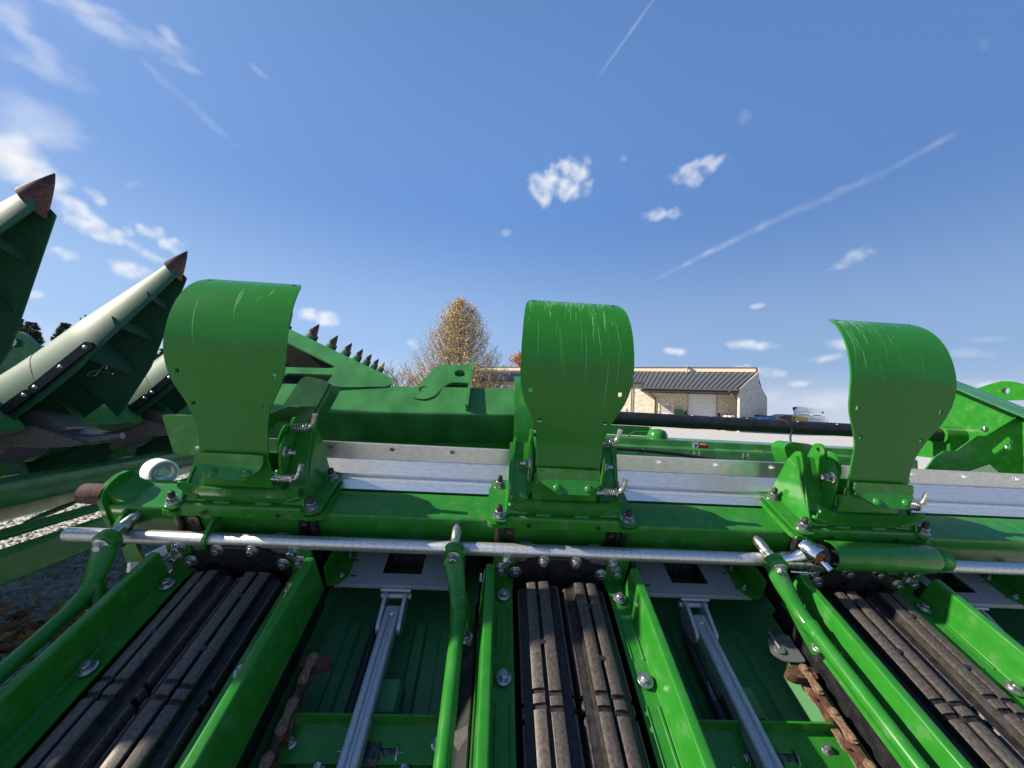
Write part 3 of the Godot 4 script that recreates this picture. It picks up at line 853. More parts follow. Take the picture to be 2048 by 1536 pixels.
func build_bracket(H: Node3D, r: int, RX: Transform3D) -> void:
	var XFX := basis_cols(Vector3(0, 0, 1), Vector3(0, 1, 0), Vector3(1, 0, 0))
	var XFN := basis_cols(Vector3(1, 0, 0), Vector3(0, 0, 1), Vector3(0, 1, 0))
	var b := MB.new()
	# cross channel over the toolbar with two holes in its front lip
	var ch := thick(fillet(V2([-0.215, 0.157, -0.088, 0.157, -0.083, 0.128]), 0.006, false, 4), -0.005)
	b.prism(ch, -0.142, 0.142, XFX)
	var base := part("hood_bracket", b, M.green, H, RX)
	for x in [-0.085, 0.085]:
		b = MB.new()
		b.lathe(V2([0.0055, 0.0, 0.0055, 0.0015, 0.0, 0.0015]), 12, Transform3D(Basis(Vector3.RIGHT, deg_to_rad(90.0)), Vector3(x, 0.1405, -0.0795)))
		part("lip_hole", b, M.rubber, base)
	# lower clamp strips that reach out under the ears
	for s in [-1.0, 1.0]:
		b = MB.new()
		b.prism(fillet(V2([s * 0.137, -0.235, s * 0.186, -0.225, s * 0.186, -0.080, s * 0.137, -0.076]), 0.018, true, 5), 0.131, 0.143, XFN)
		part("clamp_strip", b, M.green, base)
		# ear: flat outer part with the two nuts, then the wall that leans in
		b = MB.new()
		b.prism(fillet(V2([s * 0.136, -0.238, s * 0.180, -0.228, s * 0.183, -0.09, s * 0.170, -0.074, s * 0.146, -0.072, s * 0.136, -0.082]), 0.012, true, 4), 0.152, 0.157, XFN)
		var wall := fillet(V2([-0.240, 0.157, -0.090, 0.157, -0.094, 0.168, -0.212, 0.306, -0.228, 0.300, -0.240, 0.262]), 0.008, true, 4)
		var lean := Transform3D(Basis(Vector3.BACK, deg_to_rad(s * 6.0)), Vector3(s * 0.140, 0.157, 0))
		b.prism(wall, -0.0025, 0.0025, lean * Transform3D(Basis(), Vector3(0, -0.157, 0)) * XFX)
		# sloping plate between that wall and the hood's side plate
		b.prism(thick(V2([-0.098, 0.160, -0.116, 0.186, -0.205, 0.290, -0.212, 0.292]), 0.005), s * 0.0905, s * 0.1385, XFX)
		part("ear", b, M.green, base)
		for z in [-0.094, -0.211]:
			part("nut", HW.nut, M.zinc, base, Transform3D(Basis(Vector3.UP, rng.randf() * 3.0), Vector3(s * 0.158, 0.157, z)))
			part("stud", HW.stud, M.rubber, base, Transform3D(Basis(), Vector3(s * 0.158, 0.157, z)))
			b = MB.new()
			b.lathe(V2([0.0085, -0.02, 0.0085, 0.15]), 14, Transform3D(Basis(), Vector3(s * 0.158, 0, z)))
			part("clamp_bolt", b, M.black, base)
		b = MB.new()
		b.prism(fillet(V2([s * 0.130 - 0.013, -0.01, s * 0.130 + 0.013, -0.01, s * 0.130 + 0.013, 0.112, s * 0.130 - 0.013, 0.112]), 0.0125, true, 5), -0.1045, -0.0985, Transform3D(), [circ(s * 0.130, 0.098, 0.0055, 12)])
		part("lug", b, M.black, base)
		b = MB.new()
		b.lathe(V2([0.0054, 0.0, 0.0054, 0.003, 0.0, 0.003]), 12, Transform3D(Basis(Vector3.RIGHT, PI / 2), Vector3(s * 0.130, 0.098, -0.1043)))
		part("lug_bore", b, M.bore, base)
		# inner side plate that carries the hood
		b = MB.new()
		var sp := fillet(V2([-0.245, 0.160, -0.113, 0.160, -0.112, 0.185, -0.118, 0.262, -0.128, 0.295, -0.155, 0.318, -0.182, 0.306, -0.186, 0.325, -0.205, 0.338, -0.226, 0.325, -0.230, 0.26]), 0.011, true, 4)
		b.prism(sp, -0.0025, 0.0025, Transform3D(Basis(), Vector3(s * 0.087, 0, 0)) * XFX, [circ(-0.165, 0.252, 0.0065, 10), circ(-0.178, 0.235, 0.0065, 10), circ(-0.205, 0.318, 0.0065, 10)])
		part("side_plate", b, M.green, base)
		b = MB.new()
		b.prism(fillet(V2([-0.128, 0.215, -0.150, 0.200, -0.215, 0.20, -0.226, 0.25, -0.215, 0.305, -0.175, 0.335, -0.135, 0.31]), 0.02, true, 5), -0.002, 0.002, Transform3D(Basis(), Vector3(s * 0.0795, 0, 0)) * XFX)
		part("swivel_plate", b, M.green, base)
		var bt := Transform3D(Basis(Vector3.BACK, -s * PI / 2), Vector3(s * 0.0895, 0.276, -0.142))
		part("bolt", HW.bolt, M.zinc, base, bt)
		b = MB.new()
		b.lathe(V2([0.0055, 0.0, 0.0055, 0.024, 0.0, 0.0245]), 12)
		part("bolt_end", b, M.zinc, base, bt)
	# flared lip in front of the hood foot
	b = MB.new()
	var lip := fillet(V2([-0.098, 0.159, 0.102, 0.159, 0.126, 0.172, 0.136, 0.205, 0.131, 0.219, 0.124, 0.220, 0.100, 0.206, -0.088, 0.206, -0.124, 0.222, -0.132, 0.220, -0.136, 0.205, -0.124, 0.172]), 0.006, true, 3)
	b.prism(lip, -0.0025, 0.0025, Transform3D(Basis(Vector3.RIGHT, deg_to_rad(14.0)), Vector3(0, 0.159, -0.104)) * Transform3D(Basis(), Vector3(0, -0.159, 0)))
	part("flared_lip", b, M.green, base)
	b = MB.new()
	for q in [[-0.118, 0.18, 25.0], [-0.05, 0.159, 0.0], [0.045, 0.159, 0.0], [0.115, 0.176, -25.0]]:
		for k in 5:
			b.lathe(V2([0.0, -0.0035, 0.0035, -0.002, 0.0042, 0.0, 0.0035, 0.002, 0.0, 0.0035]), 10, Transform3D(Basis().scaled(Vector3(1.6, 1.5, 1.7)), Vector3(q[0] + (k - 2) * 0.0066, q[1] + (k - 2) * 0.0062 * sin(deg_to_rad(-q[2])), -0.0995)), 80.0)
	part("weld_bead", b, M.green, base)
	b = MB.new()
	for s in [-1.0, 1.0]:
		for k in 4:
			b.lathe(V2([0.0, -0.005, 0.0045, -0.003, 0.0055, 0.0, 0.0045, 0.003, 0.0, 0.005]), 10, Transform3D(Basis(), Vector3(s * 0.079, 0.218 + k * 0.0065, -0.112 - 0.002 * k)), 80.0)
	part("weld_bead", b, M.green, base)
	# spring loaded pins on the right
	for q in [[0.092, 0.228, -0.104], [0.092, 0.312, -0.198]]:
		var pin := part("latch_pin", HW.pin, M.zinc, base, Transform3D(Basis(), Vector3(q[0], q[1], q[2])))
		part("spring", HW.spring, M.zinc, base, Transform3D(Basis(), Vector3(q[0] - 0.002, q[1], q[2])))
	b = MB.new()
	b.box(Vector3(0, 0.186, -0.235), Vector3(0.16, 0.055, 0.004), 0.001)
	part("back_plate", b, M.green, base)

func build_bay(H: Node3D, r: int, RX: Transform3D) -> void:
	# the bay to the right of a row: slotted plate, pan, bar, strut
	var XFN := basis_cols(Vector3(1, 0, 0), Vector3(0, 0, 1), Vector3(0, 1, 0))
	var b := MB.new()
	b.prism(V2([0.204, -0.20, 0.515, -0.20, 0.515, -0.056, 0.204, -0.056]), -0.045, -0.041, XFN, [rect(0.314, -0.165, 0.414, -0.090), fillet(rect(0.228, -0.135, 0.243, -0.127), 0.003, true), fillet(rect(0.236, -0.085, 0.251, -0.077), 0.003, true), fillet(rect(0.470, -0.135, 0.485, -0.127), 0.003, true), fillet(rect(0.478, -0.085, 0.493, -0.077), 0.003, true)])
	b.box(Vector3(0.3595, -0.0505, -0.0575), Vector3(0.311, 0.0105, 0.003), 0.0008)
	var plate := part("slotted_plate", b, M.alu, H, RX)
	b = MB.new()
	for x in [0.3115, 0.4165]:
		b.box(Vector3(x, -0.07, -0.128), Vector3(0.004, 0.05, 0.075), 0.001)
	b.box(Vector3(0.364, -0.07, -0.167), Vector3(0.108, 0.05, 0.004), 0.001)
	b.box(Vector3(0.381, -0.075, -0.21), Vector3(0.40, 0.17, 0.006), 0.0)
	part("slot_collar", b, M.casting, plate)
	# bent green end brackets at both ends of the plate
	for s in [[0.198, 1.0], [0.520, -1.0]]:
		b = MB.new()
		b.prism(fillet(V2([s[0] - 0.008 * s[1], -0.19, s[0] + 0.03 * s[1], -0.18, s[0] + 0.036 * s[1], -0.075, s[0] + 0.02 * s[1], -0.05, s[0] - 0.008 * s[1], -0.045]), 0.008, true, 3), -0.0405, -0.037, XFN)
		b.box(Vector3(s[0] - 0.006 * s[1], -0.01, -0.115), Vector3(0.004, 0.062, 0.135), 0.001)
		part("plate_bracket", b, M.green, plate)
		for z in [-0.14, -0.078]:
			part("bolt", HW.bolt, M.zinc, plate, Transform3D(Basis().scaled(Vector3(0.55, 0.8, 0.55)), Vector3(s[0] + 0.018 * s[1], -0.0368, z)))
	# pan with raised ribs
	b = MB.new()
	var pl := PackedVector2Array()
	pl.append(Vector2(0.185, -0.075))
	pl.append(Vector2(0.20, -0.145))
	for x in [0.262, 0.318, 0.425, 0.490]:
		pl.append_array(V2([x - 0.017, -0.150, x - 0.011, -0.140, x + 0.011, -0.140, x + 0.017, -0.150]))
	pl.append(Vector2(0.525, -0.145))
	pl.append(Vector2(0.558, -0.075))
	b.prism(thick(pl, -0.003), -0.035, 1.40, Transform3D(), [], 20.0)
	b.prism(thick(V2([0.185, -0.055, 0.20, -0.149, 0.525, -0.149, 0.562, -0.055]), -0.003), -0.2, -0.03, Transform3D(), [], 20.0)
	var pan := part("deck_pan", b, M.green_pan, H, RX)
	b = MB.new()
	b.box(Vector3(0.388, -0.125, 0.155), Vector3(0.062, 0.05, 0.075), 0.008)
	part("pan_block", b, M.green_pan, pan)
	# cross angle with its bolts
	b = MB.new()
	b.prism(thick(fillet(V2([0.200, -0.078, 0.203, -0.106, 0.262, -0.112]), 0.004, false, 3), 0.004), 0.215, 0.552, basis_cols(Vector3(0, 0, 1), Vector3(0, 1, 0), Vector3(1, 0, 0)))
	b.prism(fillet(V2([0.255, 0.225, 0.500, 0.225, 0.492, 0.31, 0.262, 0.31]), 0.01, true, 3), -0.121, -0.117, XFN)
	var ca := part("cross_angle", b, M.green, H, RX)
	for p in [[0.236, 0.232], [0.300, 0.268], [0.452, 0.268], [0.505, 0.232]]:
		part("bolt", HW.bolt, M.zinc, ca, Transform3D(Basis(Vector3.UP, rng.randf() * 6.0).scaled(Vector3(0.75, 1.0, 0.75)), Vector3(p[0], -0.108 if p[1] < 0.25 else -0.115, p[1])))
	# aluminium bar with a grooved top and its clevis
	b = MB.new()
	b.prism(V2([0.341, -0.098, 0.341, -0.072, 0.344, -0.069, 0.353, -0.069, 0.3565, -0.074, 0.3615, -0.074, 0.365, -0.069, 0.374, -0.069, 0.377, -0.072, 0.377, -0.098]), -0.02, 1.40, Transform3D(), [], 10.0)
	var bar := part("aluminium_bar", b, M.alu, H, RX)
	b = MB.new()
	for x in [0.335, 0.383]:
		b.prism(fillet(V2([-0.062, -0.09, -0.066, -0.058, -0.04, -0.056, 0.0, -0.066, 0.034, -0.075, 0.034, -0.102, 0.0, -0.118, -0.03, -0.112]), 0.012, true, 4), x - 0.004, x + 0.004, basis_cols(Vector3(0, 0, 1), Vector3(0, 1, 0), Vector3(1, 0, 0)))
	b.lathe(V2([0.0, 0.322, 0.008, 0.322, 0.008, 0.396, 0.0, 0.396]), 12, basis_cols(Vector3(0, 0, 1), Vector3(1, 0, 0), Vector3(0, 1, 0), Vector3(0, -0.072, -0.052)))
	b.box(Vector3(0.359, -0.085, -0.012), Vector3(0.04, 0.03, 0.03), 0.006)
	b.box(Vector3(0.359, -0.05, -0.055), Vector3(0.075, 0.008, 0.02), 0.002)
	part("clevis", b, M.alu, bar)
	b = MB.new()
	b.box(Vector3(0.383, -0.118, 0.245), Vector3(0.052, 0.03, 0.04), 0.008)
	b.tube(V3([0.335, -0.115, 0.245, 0.435, -0.115, 0.245]), 0.011, 14)
	var kn := part("knuckle", b, M.casting, bar)
	for x in [[0.337, 1.0], [0.433, -1.0]]:
		part("bolt", HW.bolt, M.zinc, bar, Transform3D(Basis(Vector3.BACK, PI / 2 * x[1]), Vector3(x[0], -0.115, 0.245)))
	# gas strut beneath the bar
	b = MB.new()
	b.tube(V3([0.369, -0.112, 0.030, 0.371, -0.112, 0.205]), 0.0115, 16)
	b.tube(V3([0.369, -0.112, -0.005, 0.369, -0.112, 0.032]), 0.006, 12)
	b.tube(V3([0.371, -0.112, 0.205, 0.372, -0.113, 0.235]), 0.007, 12)
	var strut := part("gas_strut", b, M.rubber, H, Transform3D(DK, O + Vector3(RX.origin.x - O.x - 0.046, 0, 0)))
	if r == 1:
		var tm := TextMesh.new()
		tm.text = "STABILUS"
		var sf := SystemFont.new()
		sf.font_names = PackedStringArray(["Droid Sans"])
		tm.font = sf
		tm.font_size = 20
		tm.pixel_size = 0.00042
		tm.depth = 0.0004
		var tx := part("strut_lettering", tm, mat(lin(0.35, 0.36, 0.37), 0.6), strut, Transform3D(basis_cols(Vector3(0, 0, 1), Vector3(1, 0, 0) * 0.80 + Vector3(0, 0.6, 0), Vector3(-0.6, 0.80, 0)).basis, Vector3(0.3665, -0.1010, 0.135)))
	b = MB.new()
	b.lathe(V2([0.0, -0.006, 0.017, -0.006, 0.017, 0.006, 0.0, 0.006]), 18, basis_cols(Vector3(0, 0, 1), Vector3(1, 0, 0), Vector3(0, 1, 0), Vector3(0.349, -0.105, -0.002)))
	b.lathe(V2([0.0, -0.015, 0.005, -0.015, 0.005, 0.006, 0.0, 0.006]), 10, basis_cols(Vector3(0, 0, 1), Vector3(1, 0, 0), Vector3(0, 1, 0), Vector3(0.345, -0.105, 0.012)))
	part("strut_eye", b, M.alu, bar)

func build_chain(H: Node3D, RX: Transform3D, s: float) -> void:
	var b := MB.new()
	b.tube(V3([s * 0.2, -0.115, 0.08, s * 0.2, -0.115, 1.35]), 0.004, 8)
	var root := part("gathering_chain", b, M.rust, H, RX)
	var XFN := basis_cols(Vector3(1, 0, 0), Vector3(0, 0, 1), Vector3(0, 1, 0))
	var pl := PackedVector2Array()
	for k in 13:
		pl.append(Vector2(0.0100 * cos(PI * k / 12.0), 0.021 + 0.0100 * sin(PI * k / 12.0)))
	pl.append(Vector2(-0.0066, 0.0))
	for k in 13:
		pl.append(Vector2(-0.0100 * cos(PI * k / 12.0), -0.021 - 0.0100 * sin(PI * k / 12.0)))
	pl.append(Vector2(0.0066, 0.0))
	b = MB.new()
	b.prism(pl, -0.063, -0.0595, XFN)
	b.prism(pl, -0.0905, -0.087, XFN)
	for z in [-0.021, 0.021]:
		b.lathe(V2([0.0062, -0.06, 0.0060, -0.0555, 0.0035, -0.0545, 0.0, -0.0543]), 12, Transform3D(Basis(), Vector3(0, 0, z)))
	var outer := b.mesh()
	b = MB.new()
	b.prism(pl, -0.0675, -0.0640, XFN)
	b.prism(pl, -0.0860, -0.0825, XFN)
	for z in [-0.021, 0.021]:
		b.lathe(V2([0.0108, -0.0825, 0.0108, -0.0675]), 14, Transform3D(Basis(), Vector3(0, 0, z)))
	var inner := b.mesh()
	for i in 28:
		part("chain_link", outer if i % 2 == 0 else inner, M.chain if i % 2 == 0 else M.rust, root, Transform3D(Basis(Vector3.UP, rng.randf_range(-0.02, 0.02)), Vector3(s * 0.226, 0, 0.13 + i * 0.042)))
	b = MB.new()
	b.prism(fillet(V2([s * 0.205, 0.104, s * 0.250, 0.100, s * 0.264, 0.107, s * 0.266, 0.118, s * 0.252, 0.127, s * 0.235, 0.128, s * 0.205, 0.130]), 0.009, true, 4), -0.085, -0.062, XFN, [], 60.0)
	part("chain_lug", b, M.rust, root)
	if s > 0.0:
		return
	b = MB.new()
	b.prism(fillet(V2([s * 0.2, 0.02, s * 0.26, 0.035, s * 0.27, 0.07, s * 0.25, 0.088, s * 0.2, 0.088]), 0.01, true, 4), -0.075, -0.071, XFN)
	b.tube(V3([s * 0.246, -0.068, 0.02, s * 0.246, -0.068, 0.062]), 0.004, 8)
	b.lathe(V2([0.0, -0.071, 0.011, -0.071, 0.011, -0.066, 0.0, -0.066]), 16, Transform3D(Basis(), Vector3(s * 0.248, 0, 0.062)))
	part("guide_plate", b, mat(lin(0.16, 0.17, 0.18), 0.5, 0.5), root)

func build_cylinder(H: Node3D, RX: Transform3D) -> void:
	var ax := basis_cols(Vector3(0, 0, 1), Vector3(1, 0, 0), Vector3(0, 1, 0), Vector3(0, 0.117, -0.046))
	var b := MB.new()
	b.lathe(V2([0.0315, -0.115, 0.0335, -0.115, 0.0335, 0.140, 0.031, 0.147, 0.0, 0.147]), 32, ax)
	b.lathe(V2([0.0315, -0.115, 0.0315, -0.02, 0.0, -0.02]), 28, ax)
	var cy := part("hydraulic_cylinder", b, M.green, H, RX)
	b = MB.new()
	b.lathe(V2([0.024, 0.147, 0.0245, 0.158, 0.028, 0.166, 0.028, 0.182, 0.026, 0.184, 0.0, 0.184]), 26, ax)
	part("end_cap", b, M.green, cy)
	b = MB.new()
	b.lathe(V2([0.0, -0.16, 0.012, -0.16, 0.012, -0.02]), 18, ax)
	b.lathe(V2([0.02, -0.145, 0.025, -0.143, 0.025, -0.13, 0.018, -0.127, 0.012, -0.127]), 20, ax)
	part("piston_rod", b, M.rubber, cy)
	b = MB.new()   # rod eye, shank towards the adjusting rod
	b.lathe(V2([0.016, -0.022, 0.0215, -0.022, 0.0235, -0.019, 0.0235, 0.014, 0.0215, 0.017, 0.0, 0.017]), 26, basis_cols(Vector3(0, 1, 0), Vector3(0.35, 0, 0.94), Vector3(0.94, 0, -0.35), Vector3(-0.158, 0.125, -0.046)) )
	b.tube(V3([-0.165, 0.118, -0.05, -0.178, 0.104, -0.052, -0.19, 0.094, -0.056, -0.205, 0.088, -0.058, -0.235, 0.086, -0.06]), [0.020, 0.015, 0.011, 0.0125, 0.015], 16)
	b.tube(V3([-0.140, 0.112, -0.03, -0.132, 0.104, -0.012]), 0.010, 14)
	var eye := part("rod_eye", b, M.chrome, cy)
	b = MB.new()
	b.lathe(V2([0.0, 0.0182, 0.0165, 0.0182, 0.0165, 0.0195, 0.0, 0.0196]), 20, basis_cols(Vector3(0, 1, 0), Vector3(0.0, 0.0, 1.0), Vector3(1, 0, 0), Vector3(-0.158, 0.126, -0.0455)))
	b.lathe(V2([0.0, 0.0, 0.007, 0.0, 0.007, 0.001, 0.0, 0.0011]), 12, basis_cols(Vector3(0, 1, 0), Vector3(0.4, -0.35, 0.85), Vector3(0.9, 0, -0.4), Vector3(-0.1318, 0.1038, -0.0118)))
	part("eye_bore", b, M.bore, cy)
	b = MB.new()
	b.lathe(V2([0.0168, -0.21, 0.0195, -0.21, 0.0195, -0.09, 0.0168, -0.09]), 22, basis_cols(Vector3(0, 0, 1), Vector3(1, 0, 0), Vector3(0, 1, 0), Vector3(0, 0.080, -0.062)))
	part("rod_sleeve", b, M.zinc, cy)
	for q in [[-0.17, 0.3], [-0.158, -0.5]]:
		b = MB.new()
		b.tube(V3([q[0] - 0.025, 0.066, -0.04, q[0] - 0.005, 0.066 + 0.01 * q[1], -0.036, q[0] + 0.01, 0.07, -0.036, q[0] + 0.012, 0.062, -0.034, q[0] + 0.026, 0.058, -0.036]), 0.0026, 8)
		part("split_pin", b, M.chrome, cy)

func build_rear_frame(H: Node3D) -> void:
	var Y := func(z: float, y: float) -> Vector3: return Vector3(0, y + HC, z)
	var XFX := basis_cols(Vector3(0, 0, 1), Vector3(0, 1, 0), Vector3(1, 0, 0), Vector3(0, HC, 0))
	var b := MB.new()
	# bright trough sheet behind the toolbar, one sheet per row spacing
	for i in 4:
		var x0 := -0.62 + 0.762 * i
		var x1 := 0.139 + 0.762 * i
		b = MB.new()
		var sec := thick(V2([-1.065, -0.236, -1.072, -0.214, -1.078, -0.212, -1.083, -0.204, -1.079, -0.198, -1.104, -0.164, -1.112, -0.162, -1.103, -0.1205]), 0.0022)
		b.prism(sec, x0, x1, XFX, [], 15.0)
		b.box(Vector3((x0 + x1) / 2, -0.119, -1.1095), Vector3(x1 - x0, 0.0025, 0.013), 0.0, Transform3D(Basis(), Vector3(0, HC, 0)))
		var sh := part("trough_sheet", b, M.galv, H)
		for k in 4:
			b = MB.new()
			b.box(Vector3(-0.447 + 0.762 * i + 0.168 * k, -0.1325, -1.1035), Vector3(0.0085, 0.0085, 0.002), 0.0, Transform3D(Basis(), Vector3(0, HC, 0)))
			b.box(Vector3(-0.443 + 0.762 * i + 0.168 * k, -0.1335, -1.1022), Vector3(0.009, 0.004, 0.0022), 0.0008, Transform3D(Basis(), Vector3(0, HC, 0)))
			part("clip", b, M.white if i > 0 else M.casting, sh)
	b = MB.new()
	b.prism(V2([-1.09, -0.24, -1.60, -0.42, -1.95, -0.34, -1.95, -0.35, -1.60, -0.43, -1.09, -0.25]), -0.95, 2.6, XFX)
	part("trough_floor", b, M.green_pan, H)
	# square rear tube standing on its edge
	var tilt := Transform3D(Basis(Vector3.BACK, deg_to_rad(1.9)), Vector3(0, HC, 0))
	var XT := tilt * Transform3D(Basis(), Vector3(0, 0.013, 0)) * basis_cols(Vector3(0, 0, 1), Vector3(0, 1, 0), Vector3(1, 0, 0))
	b = MB.new()
	var tb := fillet(V2([-1.615, -0.045, -1.735, 0.078, -1.865, -0.045, -1.735, -0.175]), 0.014, true, 5)
	b.prism(tb, -1.06, 0.10, XT)
	var tube := part("rear_tube", b, M.green_frame, H)
	b = MB.new()
	b.box(Vector3(-0.48, HC - 0.30, -1.745), Vector3(1.15, 0.32, 0.012), 0.002)
	part("rear_panel", b, M.green, tube)
	# plates lying on the tube's upper face: local x along, y up the face
	var t := Vector3(0, 0.12, -0.13).normalized()
	var nn := Vector3(0, 0.735, 0.678)
	var XP := basis_cols(Vector3(1, 0, 0), t, nn, Vector3(0, HC - 0.035, -1.63) + nn * 0.004)
	b = MB.new()
	b.prism(fillet(V2([-1.22, 0.632, -1.10, 0.565, -0.465, 0.196, -0.455, 0.165, -0.475, 0.135, -0.715, 0.110, -0.735, 0.150, -0.728, 0.198, -0.93, 0.190, -0.93, 0.162, -1.22, 0.15]), 0.012, true, 4), 0.0, 0.010, XP, [fillet(V2([-1.16, 0.470, -1.029, 0.425, -0.735, 0.258, -0.755, 0.243, -0.946, 0.233, -1.16, 0.225]), 0.02, true, 4)])
	part("gusset", b, M.green_frame, tube)
	b = MB.new()
	b.prism(V2([-1.3, 0.75, -1.10, 0.6, -0.5, 0.3, -0.5, 0.12, -1.3, 0.12]), -0.40, -0.39, XP)
	b.prism(thick(V2([-1.2, 0.617, -1.10, 0.56, -0.50, 0.21]), 0.006), -0.145, 0.0, XP)
	b.prism(thick(V2([-1.3, 0.67, -1.10, 0.56, -0.50, 0.21]), 0.006), -0.40, -0.145, XP)
	part("gusset_back", b, M.black, tube)
	b = MB.new()
	b.prism(fillet(V2([-0.360, 0.085, -0.350, 0.130, -0.290, 0.285, -0.262, 0.318, -0.114, 0.326, -0.112, 0.190, -0.196, 0.188, -0.226, 0.160, -0.258, 0.085, -0.300, 0.062, -0.340, 0.066]), 0.022, true, 5), 0.0, 0.012, XP, [circ(-0.167, 0.256, 0.026, 20), circ(-0.311, 0.127, 0.022, 18)])
	b.prism(V2([-0.118, 0.01, -0.106, 0.005, -0.106, 0.33, -0.118, 0.326]), 0.0, 0.045, XP)
	part("lift_bracket", b, M.green_frame, tube)
	b = MB.new()
	b.box(Vector3(-0.19, 0.25, -0.03), Vector3(0.14, 0.13, 0.02), 0.0, XP)
	part("bracket_back", b, M.green_frame, tube)
	# end plate where the feeder opening starts
	b = MB.new()
	b.prism(fillet(V2([-1.56, -0.30, -1.57, -0.10, -1.60, 0.0, -1.68, 0.10, -1.76, 0.13, -1.90, 0.02, -1.90, -0.30]), 0.03, true, 4), 0.10, 0.112, XFX)
	b.prism(thick(fillet(V2([-1.545, -0.30, -1.555, -0.10, -1.585, 0.01, -1.665, 0.11, -1.745, 0.145]), 0.03, false, 4), 0.006), 0.085, 0.165, XFX)
	part("opening_side_plate", b, M.green, H)
	# bent guard between the left hood and the tube
	b = MB.new()
	b.prism(fillet(V2([-0.735, -0.085, -0.655, 0.062, -0.635, 0.072, -0.585, 0.062, -0.560, 0.050, -0.62, -0.085]), 0.01, true, 3), -1.34, -1.33, Transform3D(Basis(), Vector3(0, HC, 0)))
	b.prism(V2([-0.575, 0.058, -0.55, 0.045, -0.61, -0.09, -0.63, -0.085]), -1.42, -1.34, Transform3D(Basis(), Vector3(0, HC, 0)))
	b.prism(thick(fillet(V2([-0.74, -0.12, -0.70, -0.062, -0.63, -0.03, -0.60, -0.032]), 0.03, false, 5), 0.005), -1.33, -1.22, Transform3D(Basis(), Vector3(0, HC, 0)))
	part("hose_guard", b, M.green_frame, H)
	# left end: folded panel and bright filter can
	b = MB.new()
	b.prism(fillet(V2([-0.928, -0.070, -0.87, -0.072, -0.80, -0.072, -0.80, -0.18, -0.885, -0.172]), 0.004, true, 2), -1.135, -1.130, Transform3D(Basis(), Vector3(0, HC, 0)))
	b.box(Vector3(-0.862, -0.0705, -1.16), Vector3(0.115, 0.004, 0.055), 0.001, Transform3D(Basis(), Vector3(0, HC, 0)))
	part("end_panel", b, M.green, H)
	b = MB.new()
	var cf := basis_cols(Vector3(-0.51, 0, 0.86), Vector3(0.86, 0.0, 0.51), Vector3(0, 1, 0), Vector3(-0.985, HC - 0.246, -1.22))
	b.lathe(V2([0.0, -0.04, 0.035, -0.04, 0.0375, -0.037, 0.0375, 0.018, 0.0365, 0.021, 0.031, 0.021, 0.028, 0.012, 0.022, 0.006, 0.012, 0.005, 0.011, 0.014, 0.0, 0.0145]), 36, cf)
	var can := part("filter_can", b, M.white, H)
	b = MB.new()
	b.lathe(V2([0.0305, 0.0212, 0.0275, 0.0125, 0.0215, 0.0065, 0.0125, 0.0055, 0.0115, 0.0145, 0.0, 0.0150]), 30, cf)
	part("can_end", b, M.galv, can)
	# torque tube across the feeder opening
	b = MB.new()
	var pr := basis_cols(Vector3(0, 0, 1), Vector3(1, 0, 0), Vector3(0, 1, 0), Vector3(0, HC - 0.0185, -1.70))
	b.lathe(V2([0.0, 0.13, 0.030, 0.13, 0.030, 2.15, 0.0, 2.15]), 30, pr)
	var pipe := part("torque_tube", b, M.black, H)
	b = MB.new()
	var pth := PackedVector3Array()
	for k in 9:
		var a := deg_to_rad(80.0 + 120.0 * k / 8.0)
		pth.append(Vector3(1.285 + 0.006 * k, HC - 0.0185 + 0.033 * sin(a), -1.70 - 0.033 * cos(a)))
	pth.append(Vector3(1.328, HC - 0.06, -1.675))
	pth.append(Vector3(1.322, HC - 0.085, -1.665))
	pth.append(Vector3(1.33, HC - 0.128, -1.69))
	b.tube(pth, 0.004, 8)
	part("harness_cable", b, M.rubber, pipe)
	b = MB.new()
	for q in [[0.63, 80.0, 0.004], [0.885, 70.0, 0.006], [1.14, 75.0, 0.004], [1.37, 60.0, 0.006], [0.97, 72.0, 0.003], [1.55, 50.0, 0.007]]:
		b.box(Vector3(q[0], HC - 0.0185 + 0.0302 * sin(deg_to_rad(q[1])), -1.70 + 0.0302 * cos(deg_to_rad(q[1]))), Vector3(q[2], 0.0024, q[2] * 1.6), 0.0008)
	part("paint_fleck", b, M.white, pipe)
	# rear beam low behind the opening
	b = MB.new()
	b.prism(thick(fillet(V2([-2.06, -0.113, -1.905, -0.116, -1.90, -0.150, -1.872, -0.154, -1.868, -0.235]), 0.004, false, 3), -0.006), 0.15, 2.15, XFX)
	var rb := part("rear_beam", b, M.green_frame, H)
	b = MB.new()
	b.box(Vector3(0.45, -0.085, -2.05), Vector3(0.78, 0.05, 0.01), 0.0, Transform3D(Basis(), Vector3(0, HC, 0)))
	part("beam_flange", b, M.green_frame, rb)
	b = MB.new()
	b.tube(V3([0.70, HC - 0.115, -1.98, 0.715, HC - 0.10, -1.98, 0.735, HC - 0.088, -1.98, 0.80, HC - 0.086, -1.98, 0.815, HC - 0.078, -1.98, 0.822, HC - 0.055, -1.98]), 0.004, 8)
	part("bent_wire", b, M.green, rb)
	b = MB.new()
	b.lathe(V2([0.045, -0.115, 0.043, -0.095, 0.034, -0.076, 0.018, -0.068, 0.0, -0.066]), 22, Transform3D(Basis().scaled(Vector3(1.2, 1, 1)), Vector3(0.85, HC, -1.97)), 70.0)
	part("dome_cover", b, M.green, rb)
	# decals: a white pictogram beside a red danger strip, and the model number half behind the lip
	b = MB.new()
	b.box(Vector3(1.015, -0.1345, -1.8975), Vector3(0.030, 0.026, 0.0006), 0.0, Transform3D(Basis(), Vector3(0, HC, 0)))
	part("warning_decal", b, M.white, rb)
	b = MB.new()
